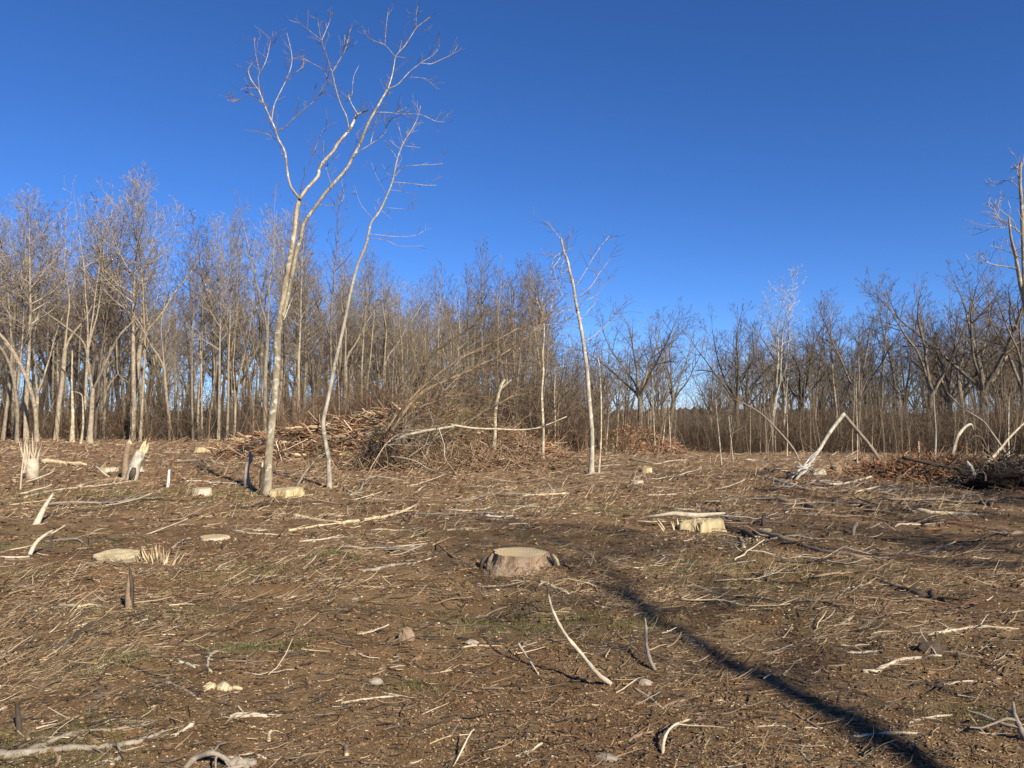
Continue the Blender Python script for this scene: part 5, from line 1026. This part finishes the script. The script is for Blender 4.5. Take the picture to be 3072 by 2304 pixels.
for tries in range(3000):
    if cnt >= 210: break
    v = 444 + 318 * rng.random() ** 1.25; u = rng.uniform(8, 1016)
    if v < 470 and rng.random() < .3: continue
    q = G(u, v); cn, cm = rng.choices(COLS, (34, 15, 16, 20, 8, 7))[0]
    px = q.y / F; Lg = rng.uniform(18, 52) * px * (1.3 if v < 500 else 1); Lg = min(Lg, 3.2); rad = rng.uniform(.8, 1.9) * px * .55; rad = min(max(rad, .004), .045)
    shp = rng.choice(['straight', 'curved', 'crooked', 'forked']); sz = 'short' if Lg < 28 * px else 'long'
    lab = None
    for wl in where(u, v):
        cand = f'{sz} {cn} {shp} stick lying {wl}'
        if cand not in used: lab = cand; break
    if not lab: continue
    used.add(lab); cnt += 1
    ang = rng.gauss(0, .45) + (0 if rng.random() < .75 else rng.uniform(-1.5, 1.5)); d = Vector((math.cos(ang), math.sin(ang), 0)); nn = 7; pt = []
    cv = {'straight': .02, 'curved': .14, 'crooked': .05, 'forked': .04}[shp]; sgn = rng.choice((-1, 1)); perp = Vector((-d.y, d.x, 0)); tip = rng.choice([0, 0, 0, .12, .3]) * Lg
    for i in range(nn):
        t = i / (nn - 1); p = q + d * Lg * (t - .5) + perp * sgn * cv * Lg * math.sin(math.pi * t) + (perp * rng.uniform(-.05, .05) * Lg if shp == 'crooked' else Vector()); p.z = h1(p.x, p.y) + rad * .5 + tip * t ** 1.5; pt.append(p)
    T = Tubes(); T.add(pt, [rad * (1 - .5 * i / nn) * rng.uniform(.85, 1.15) for i in range(nn)], 5, True)
    if shp == 'forked':
        for s in range(rng.randint(1, 3)):
            i = rng.randint(2, 5); e2 = pt[i] + (d * .8 + perp * rng.choice((-1, 1)) * rng.uniform(.3, .8)) * Lg * rng.uniform(.2, .4); e2.z = h1(e2.x, e2.y) + rng.uniform(.005, .08 * Lg); T.add(wob(pt[i], e2, 4, .06), [rad * .6, rad * .5, rad * .4, rad * .2], 4)
    obj('stick', T.mesh('stick', [M[cm], M['split']], pt[0]), label=lab, cat='stick', group='loose sticks on the cleared ground', loc=pt[0])
cnt = 0
for tries in range(900):
    if cnt >= 56: break
    rt = rng.random() < .68
    u = rng.uniform(690, 1018) if rt else rng.uniform(20, 690); v = rng.uniform(478, 610) if rt else rng.uniform(462, 560); q = G(u, v); px = q.y / F; Lg = rng.uniform(45, 125) * px; rad = rng.uniform(1.1, 2.6) * px * .5; cn, cm = rng.choices(COLS, (22, 22, 30, 18, 4, 4))[0]
    lab = None
    for wl in where(u, v):
        cand = f'{cn} side-branched limb lying {wl}'
        if cand not in used: lab = cand; break
    if not lab: continue
    used.add(lab); cnt += 1; ang = rng.gauss(-.15 if rt else .1, .35); d = Vector((math.cos(ang), math.sin(ang), 0)); perp = Vector((-d.y, d.x, 0)); nn = 12; pt = []; sgn = rng.choice((-1, 1)); ph = rng.uniform(0, 6)
    for i in range(nn):
        t = i / (nn - 1); p = q + d * Lg * (t - .5) + perp * Lg * (.08 * sgn * math.sin(math.pi * t) + .02 * math.sin(9 * t + ph)); p.z = h1(p.x, p.y) + rad * .6 + abs(math.sin(5 * t + ph)) * .03 * Lg; pt.append(p)
    T = Tubes(); T.add(pt, [rad * (1 - .7 * i / nn) * rng.uniform(.85, 1.15) for i in range(nn)], 6, True)
    for s_ in range(rng.randint(4, 9)):
        i = rng.randint(2, nn - 2); l = Lg * rng.uniform(.12, .38); e2 = pt[i] + (d * rng.uniform(.4, 1) + perp * rng.choice((-1, 1)) * rng.uniform(.3, .9)) * l; e2.z = h1(e2.x, e2.y) + rng.uniform(.0, .35) * l; w_ = wob(pt[i], e2, 5, .07); T.add(w_, [rad * .5, rad * .42, rad * .34, rad * .26, rad * .15], 4)
        for _ in range(2):
            a = w_[rng.randint(1, 3)]; e3 = a + Vector((d.x * .6 + rng.gauss(0, .5), d.y * .6 + rng.gauss(0, .5), rng.uniform(-.05, .3))) * l * .5; e3.z = max(e3.z, h1(e3.x, e3.y)); T.add([a, a.lerp(e3, .5), e3], [rad * .25, rad * .2, rad * .12], 3)
    obj('fallen_branch', T.mesh('fallen_branch', [M[cm], M['split']], pt[0]), label=lab, cat='branch', group='fallen limbs strewn over the clearing', loc=pt[0])
# logs poking from the debris bank
bank = []
def banklog(x, y, Lg, rad, ang, el, mat, label, nm='log'):
    d = Vector((math.cos(ang) * math.cos(el), math.sin(ang) * math.cos(el), math.sin(el))); c = Vector((x, y, h1(x, y) + rad * .6 + .05)); T = Tubes(); T.add(wob(c - d * Lg * .45, c + d * Lg * .55, 7, .03), [rad, rad * .98, rad * .95, rad * .9, rad * .85, rad * .8, rad * .7], 8, True)
    obj(nm, T.mesh(nm, [M[mat], M['fresh']], c), label=label, cat='log', loc=c, group='logs in the debris bank')
bl = [(242, 418, 3.4, .09, .1, .02, 'st_white', 'white log sticking out left from the top of the debris bank'), (285, 412, 2.6, .06, -.4, .35, 'st_pale', 'thin log jutting up on the bank top left of the twin-stemmed tree'),
      (300, 418, 3., .08, 2.6, .3, 'st_brown', 'brown log jutting up left on the bank behind the twin-stemmed tree'), (314, 420, 2.2, .07, .5, .3, 'st_pale', 'pale log poking up right between the two clearing trees'),
      (343, 422, 1.6, .17, 1.9, .25, 'st_brown', 'thick log with a round sawn end showing on the bank top'), (350, 436, 2.4, .08, -.2, .1, 'st_pale', 'pale log on the bank face right of the leaning white tree'),
      (362, 433, 3.2, .10, .3, .15, 'st_brown', 'brown log slanting up right on the bank face'), (262, 430, 3.4, .11, .0, .0, 'st_pale', 'long pale log lying level on the lower left bank face'),
      (245, 438, 2.8, .09, -.1, .02, 'split', 'blond log low at the left foot of the bank'), (290, 442, 2.8, .1, .05, 0, 'st_pale', 'pale log low on the bank right of the twin-stemmed tree'),
      (378, 421, 2.2, .06, -.5, .1, 'st_red', 'reddish log right on the bank crest'), (330, 438, 1.3, .07, -1.0, -.3, 'st_brown', 'short brown log sliding down the bank face'), (315, 455, 2.4, .08, .1, 0, 'split', 'blond log on the ground before the bank'),
      (272, 424, 2.0, .06, .9, .5, 'st_brown', 'steep stick left of the twin-stemmed tree on the bank'), (303, 432, 1.8, .06, -.9, -.5, 'st_pale', 'steep pale stick right of the twin-stemmed tree'), (384, 446, 2.2, .07, .2, .05, 'st_brown', 'brown log at the right foot of the bank'),
      (400, 440, 1.8, .05, -.4, .2, 'st_pale', 'pale stick at the far right of the bank'), (475, 440, 1.6, .06, .3, .1, 'st_pale', 'pale curved log in brush right of the bank'), (462, 436, 1.6, .05, -.3, .2, 'split', 'blond log in the brush right of the bank')]
for u, v, *r_ in bl:
    q = G(u, v + 3); banklog(q.x, q.y, *r_)

# ------------------------------------------------------------------ litter (stuff): straw, twigs, chips, leaves, clods, grass
def scr(n, v0=430, v1=775, pw=1.0, u0=-60, u1=1084):
    """ground points thinning out with distance"""
    d = np.random.RandomState(n)
    v = v0 + (v1 - v0) * d.rand(n) ** pw; u = u0 + (u1 - u0) * d.rand(n)
    dx = (u - 512) / F; dz = (384 - v) / F; yy = CP - SP * dz; zz = SP + CP * dz; b_ = zz / yy
    Yv = np.clip(-CAMZ / np.minimum(b_, -.012), 1.8, 75)
    for _ in range(4): Yv = np.clip((CAMZ - H(dx / yy * Yv, Yv)) / np.maximum(-b_, .012), 1.8, 75)
    return dx / yy * Yv, Yv, d
def litter(name, n, mat, label, cat, Lpx, rpx, pw=1., v0=432, v1=775, aniso=.5, curve=.12, dens=None, lmin=.02, lmax=1., tilt=.03, rmax=.01, rmin=.0008, npt=4):
    x, y, d = scr(n, v0, v1, pw)
    if dens is not None:
        k = d.rand(n) < dens(x, y); x, y = x[k], y[k]
    n = len(x); px = y / F; L = np.clip(px * np.clip(7. / y, .42, 1) * (Lpx[0] + (Lpx[1] - Lpx[0]) * d.rand(n) ** 2), lmin, lmax); r = np.clip(px * (rpx[0] + (rpx[1] - rpx[0]) * d.rand(n) ** 2), rmin, rmax)
    ang = d.randn(n) * aniso + .5 * fbm(x, y, 2.5, 2, 3); flip = d.rand(n) < .22; ang = np.where(flip, d.rand(n) * 6.28, ang)
    c = (d.rand(n) - .5) * 2 * curve * L; t = np.linspace(0, 1, npt)[None]
    X = x[:, None] + np.cos(ang)[:, None] * L[:, None] * (t - .5) - np.sin(ang)[:, None] * c[:, None] * np.sin(t * np.pi)
    Y_ = y[:, None] + np.sin(ang)[:, None] * L[:, None] * (t - .5) + np.cos(ang)[:, None] * c[:, None] * np.sin(t * np.pi)
    X += d.randn(*X.shape) * .02 * L[:, None]; Y_ += d.randn(*X.shape) * .02 * L[:, None]
    Zv = H(X, Y_) + r[:, None] * .6; up = np.abs(d.randn(n)) * tilt * (L / .1) ** .5; Zv += (up * (d.rand(n) < .5))[:, None] * t ** 1.3 + (d.rand(n) * .012)[:, None]
    S = 3; p = np.stack([X, Y_, Zv], -1); tg = np.gradient(p, axis=1); tg /= np.linalg.norm(tg, axis=2, keepdims=True); up_ = np.array([0, 0, 1.]); n1 = np.cross(tg, up_[None, None]); n1 /= np.linalg.norm(n1, axis=2, keepdims=True) + 1e-9; n2 = np.cross(tg, n1)
    a = np.arange(S) / S * 6.283 + .5; tp = (1 - .55 * t)[:, :, None, None]
    V = p[:, :, None] + (n1[:, :, None] * np.cos(a)[None, None, :, None] + n2[:, :, None] * np.sin(a)[None, None, :, None]) * r[:, None, None, None] * tp
    idx = np.arange(n * npt * S).reshape(n, npt, S); nx2 = np.roll(idx, -1, 2)
    Q = np.stack([idx[:, :-1], idx[:, 1:], nx2[:, 1:], nx2[:, :-1]], -1).reshape(-1, 4)
    return obj(name, raw_mesh(name, V.reshape(-1, 3), [Q], [M[mat]]), label=label, cat=cat, kind='stuff')
def dn_straw(x, y):
    f = fbm(x, y * 1.6, 1.6, 3, 12); g = fbm(x, y, 5, 2, 6); return np.clip(.26 + 3.4 * f + 1.3 * g + .25 * sst(y, 8, 22) + .9 * np.exp(-((x + 4.2) / 1.6) ** 2 - ((y - 6.2) / 1.2) ** 2) + .7 * np.exp(-((x - .8) / .9) ** 2 - ((y - 6.9) / .7) ** 2) + .6 * np.exp(-((x + 1.1) / .8) ** 2 - ((y - 4.3) / .25) ** 2), .04, 1)
litter('straw_litter', 68000, 'straw', 'pale straw and fine dry twigs strewn over the whole clearing', 'litter', (3.5, 19), (.14, .42), dens=dn_straw, lmax=.9, tilt=.05)
litter('coarse_twig_litter', 3500, 'straw', 'coarser pale broken twigs among the straw', 'litter', (8, 34), (.4, .95), dens=lambda x, y: dn_straw(x, y) * .8 + .2, lmax=1.4, rmax=.02, curve=.2, tilt=.05)
litter('dark_twig_litter', 7000, 'dark_twig', 'dark twigs and bark strips lying in the straw', 'litter', (7, 34), (.35, .95), lmax=1.4, rmax=.02, curve=.2)
litter('far_litter', 17000, 'straw', 'pale shredded wood covering the ground towards the woods', 'litter', (4, 22), (.22, .55), pw=1.4, v0=434, v1=520, lmax=1.6, rmax=.035, tilt=.10, npt=3)
litter('red_litter', 9000, 'straw_red', 'rusty shredded bark and wood along the wood edge', 'litter', (4, 20), (.25, .6), pw=1.5, v0=434, v1=500, lmax=1.5, rmax=.035, tilt=.12, npt=3, dens=lambda x, y: np.clip(.35 + .5 * sst(-x, -2, 10) + fbm(x, y, 4, 2, 8) * 1.5, 0, 1))
# shredded wood on the debris bank and the far heap
def heap(name, n, cx, cy, sx_, sy_, mat, label, L=(.3, 1.6), r=(.012, .045)):
    d = np.random.RandomState(n + 1); T = Tubes()
    for k in range(n):
        x = cx + d.uniform(-1, 1) * sx_; y = cy + d.randn() * sy_; l = d.uniform(*L) * d.uniform(.4, 1); rr = d.uniform(*r) * d.uniform(.4, 1); a_ = d.randn() * .8; el = d.randn() * .42; dd = Vector((math.cos(a_) * math.cos(el), math.sin(a_) * math.cos(el), math.sin(el)))
        c = Vector((x, y, h1(x, y) + d.rand() ** 2 * .42)); T.add([c - dd * l * .5, c + Vector((0, 0, d.randn() * .03)), c + dd * l * .5], [rr, rr * .9, rr * .5], 4)
    return obj(name, T.mesh(name, M[mat]), label=label, cat='debris', kind='stuff')
heap('shredded_debris', 3600, -4.6, 31.3, 6.4, 1.5, 'straw_red', 'rusty brown shredded roots and wood heaped into the debris bank')
heap('shredded_debris', 1700, -5.0, 31.0, 6.2, 1.3, 'straw', 'pale broken sticks on top of the debris bank', r=(.012, .05))
heap('shredded_debris', 900, -4.5, 30.6, 5.8, 1.2, 'dark_twig', 'dark sticks and roots caught in the debris bank', r=(.012, .05))
heap('reddish_heap', 1700, 7.4, 46.8, 2.8, 1.3, 'straw_red', 'far reddish heap of shredded wood in the gap', L=(.3, 1.4))
# chips, leaves, clods
def flakes(name, n, mat, label, cat, s0, s1, pw=1., v0=440, thick=.35, dens=None):
    x, y, d = scr(n, v0, 775, pw)
    if dens is not None: k = d.rand(n) < dens(x, y); x, y = x[k], y[k]
    n = len(x); px = y / F; s = np.clip(px * (s0 + (s1 - s0) * d.rand(n) ** 3), .004, .12); ang = d.rand(n) * 6.28; z = H(x, y)
    base = np.array([[-1, -.5, 0], [1, -.35, 0], [.8, .5, 0], [-.7, .6, 0], [0, 0, 1.]]) + 0
    Vb = base[None] * (1 + .35 * d.randn(n, 5, 1)); Vb[:, :, 2] *= thick; Vb[:, :4, 2] += (d.randn(n, 4) * .3).clip(-.2, .9)
    ca, sa = np.cos(ang)[:, None], np.sin(ang)[:, None]; X = (Vb[:, :, 0] * ca - Vb[:, :, 1] * sa) * s[:, None] + x[:, None]; Y_ = (Vb[:, :, 0] * sa + Vb[:, :, 1] * ca) * s[:, None] + y[:, None]; Zv = Vb[:, :, 2] * s[:, None] + z[:, None] + .004
    V = np.stack([X, Y_, Zv], -1).reshape(-1, 3); i0 = np.arange(n)[:, None] * 5; Tt = np.concatenate([i0 + np.array([[a, b2, 4]]) for a, b2 in ((0, 1), (1, 2), (2, 3), (3, 0))])
    return obj(name, raw_mesh(name, V, [Tt], [M[mat]], smooth=False), label=label, cat=cat, kind='stuff')
flakes('wood_chips', 34000, 'chip', 'small pale wood chips and bark crumbs scattered on the soil', 'chips', .35, 1.6)
d = np.random.RandomState(77); XX, YY = [], []
for (u, v, sp, n_) in [(*KC(420, 1010), .35, 1300), (*KA(700, 1130), .5, 1300), (*KA(1590, 830), .3, 500), (*KC(1750, 790), .5, 1100), (*KC(780, 1210), .35, 900), (*KE(250, 330), .5, 1500), (*KE(1900, 930), .15, 300), (*KC(1900, 830), .4, 600), (*KH(350, 330), .5, 900), (*KG(1550, 650), .25, 500), (*KF(1550, 200), .35, 700), (*KB(1850, 600), .5, 700), (*KG(150, 1200), .2, 500), (*KH(1600, 1290), .25, 500)]:
    q = G(u, v); XX.append(q.x + d.randn(n_) * sp * 1.3); YY.append(q.y + d.randn(n_) * sp * .8)
x = np.concatenate(XX); y = np.concatenate(YY); n = len(x); z = H(x, y); sz_ = (y / F * (.4 + 1.6 * d.rand(n) ** 2)).clip(.003, .05); a1 = d.rand(n) * 6.28; tilt_ = d.randn(n, 3) * .4
V = np.stack([np.stack([x + np.cos(a1 + k) * sz_ * m_, y + np.sin(a1 + k) * sz_ * m_, z + .006 + np.abs(tilt_[:, j]) * sz_], -1) for j, (k, m_) in enumerate(((0, 1.4), (2.2, .7), (3.6, 1.2)))], 1).reshape(-1, 3)
obj('sawdust', raw_mesh('sawdust', V, [np.arange(n * 3).reshape(-1, 3)], [M['chip']], smooth=False), label='pale sawdust and bark shreds scattered round the stumps and sticks', cat='sawdust', kind='stuff')
flakes('dead_leaves', 22000, 'leaf', 'brown dead leaves lying in the litter', 'leaves', .8, 2.8, thick=.2)
flakes('soil_clods', 16000, 'clod', 'crumbly brown soil clods on the bare patches', 'soil', .7, 3.6, thick=.7)
# grass in patches
x, y, d = scr(60000, 452, 770, .8); kp = d.rand(60000) < np.clip((fbm(x, y, 2.2, 3, 21) - .16) * 3.0, 0, .75) * (1 - .55 * sst(y, 12, 30)); x, y = x[kp], y[kp]
GS = [(*KC(1100, 580), .5, 600), (*KG(560, 500), .35, 900), (*KG(420, 400), .3, 500), (*KG(1330, 450), .3, 500), (*KE(930, 650), .13, 400), (*KE(2020, 540), .1, 250), (*KB(490, 880), .15, 300), (*KA(1760, 1080), .3, 600), (*KA(300, 880), .5, 500), (*KA(40, 1100), .3, 300),
      (*KA(420, 520), 1.2, 900), (*KA(1050, 500), 1.0, 700), (*KA(1780, 500), 1.0, 800), (*KB(1150, 750), .6, 500), (*KC(1400, 900), .9, 600), (*KC(1850, 1010), .4, 500), (*KH(1750, 1150), .15, 400), (*KF(470, 670), .1, 200), (*KF(1500, 1010), .1, 200), (*KH(150, 150), .6, 700), (*KE(1150, 300), .35, 500), (*KD(450, 1100), .6, 500)]
for (u_, v_, sp, n_) in GS:
    q = G(u_, v_); x = np.concatenate([x, q.x + d.randn(n_) * sp * 1.5]); y = np.concatenate([y, q.y + d.randn(n_) * sp * .7])
n = len(x)
px = y / F; hgt = np.clip(.02 + .05 * d.rand(n), 3 * px, 8 * px).clip(.02, .16); wd = np.maximum(.0012, px * .28); ang = d.rand(n) * 6.28; lx, ly = d.randn(n) * .5 * hgt, d.randn(n) * .5 * hgt; z = H(x, y)
V = np.stack([np.stack([x - np.cos(ang) * wd, y - np.sin(ang) * wd, z - .004], -1), np.stack([x + np.cos(ang) * wd, y + np.sin(ang) * wd, z - .004], -1), np.stack([x + lx, y + ly, z + hgt], -1)], 1).reshape(-1, 3)
obj('grass', raw_mesh('grass', V, [np.arange(n * 3).reshape(-1, 3)], [M['grass']], smooth=False), label='short green grass sprouting in patches on the cleared soil', cat='grass', kind='stuff')
print('grass blades', n)

# ------------------------------------------------------------------ trees standing behind and beside the camera (their shade falls into the picture)
for (x, y, k, ht, th, lab) in [(3.85, -1.1, 'tall_d', 9.4, 1.75, 'bare tree behind the photographer casting the long foreground shadow'), (12.5, -3.0, 'tall_d', 13, 1.1, 'bare tree behind the photographer at far right'),
                               (15.5, -1.0, 'oak_a', 14, 1.1, 'broad bare tree right of the photographer'), (17.5, 3.5, 'tall_c', 14, 1.2, 'bare tree outside the right border casting streaks of shade')]:
    e = tag_tree('shade_tree', k, x, y, ht, lab, 'trees around the photographer', thick=th, rz=.3)
    if y == -1.1: e.rotation_euler = (0, R(11), .3)
print('tris', sum(sum(max(0, p - 2) for p in [0]) + len(m.loops) - 2 * len(m.polygons) for m in bpy.data.meshes))
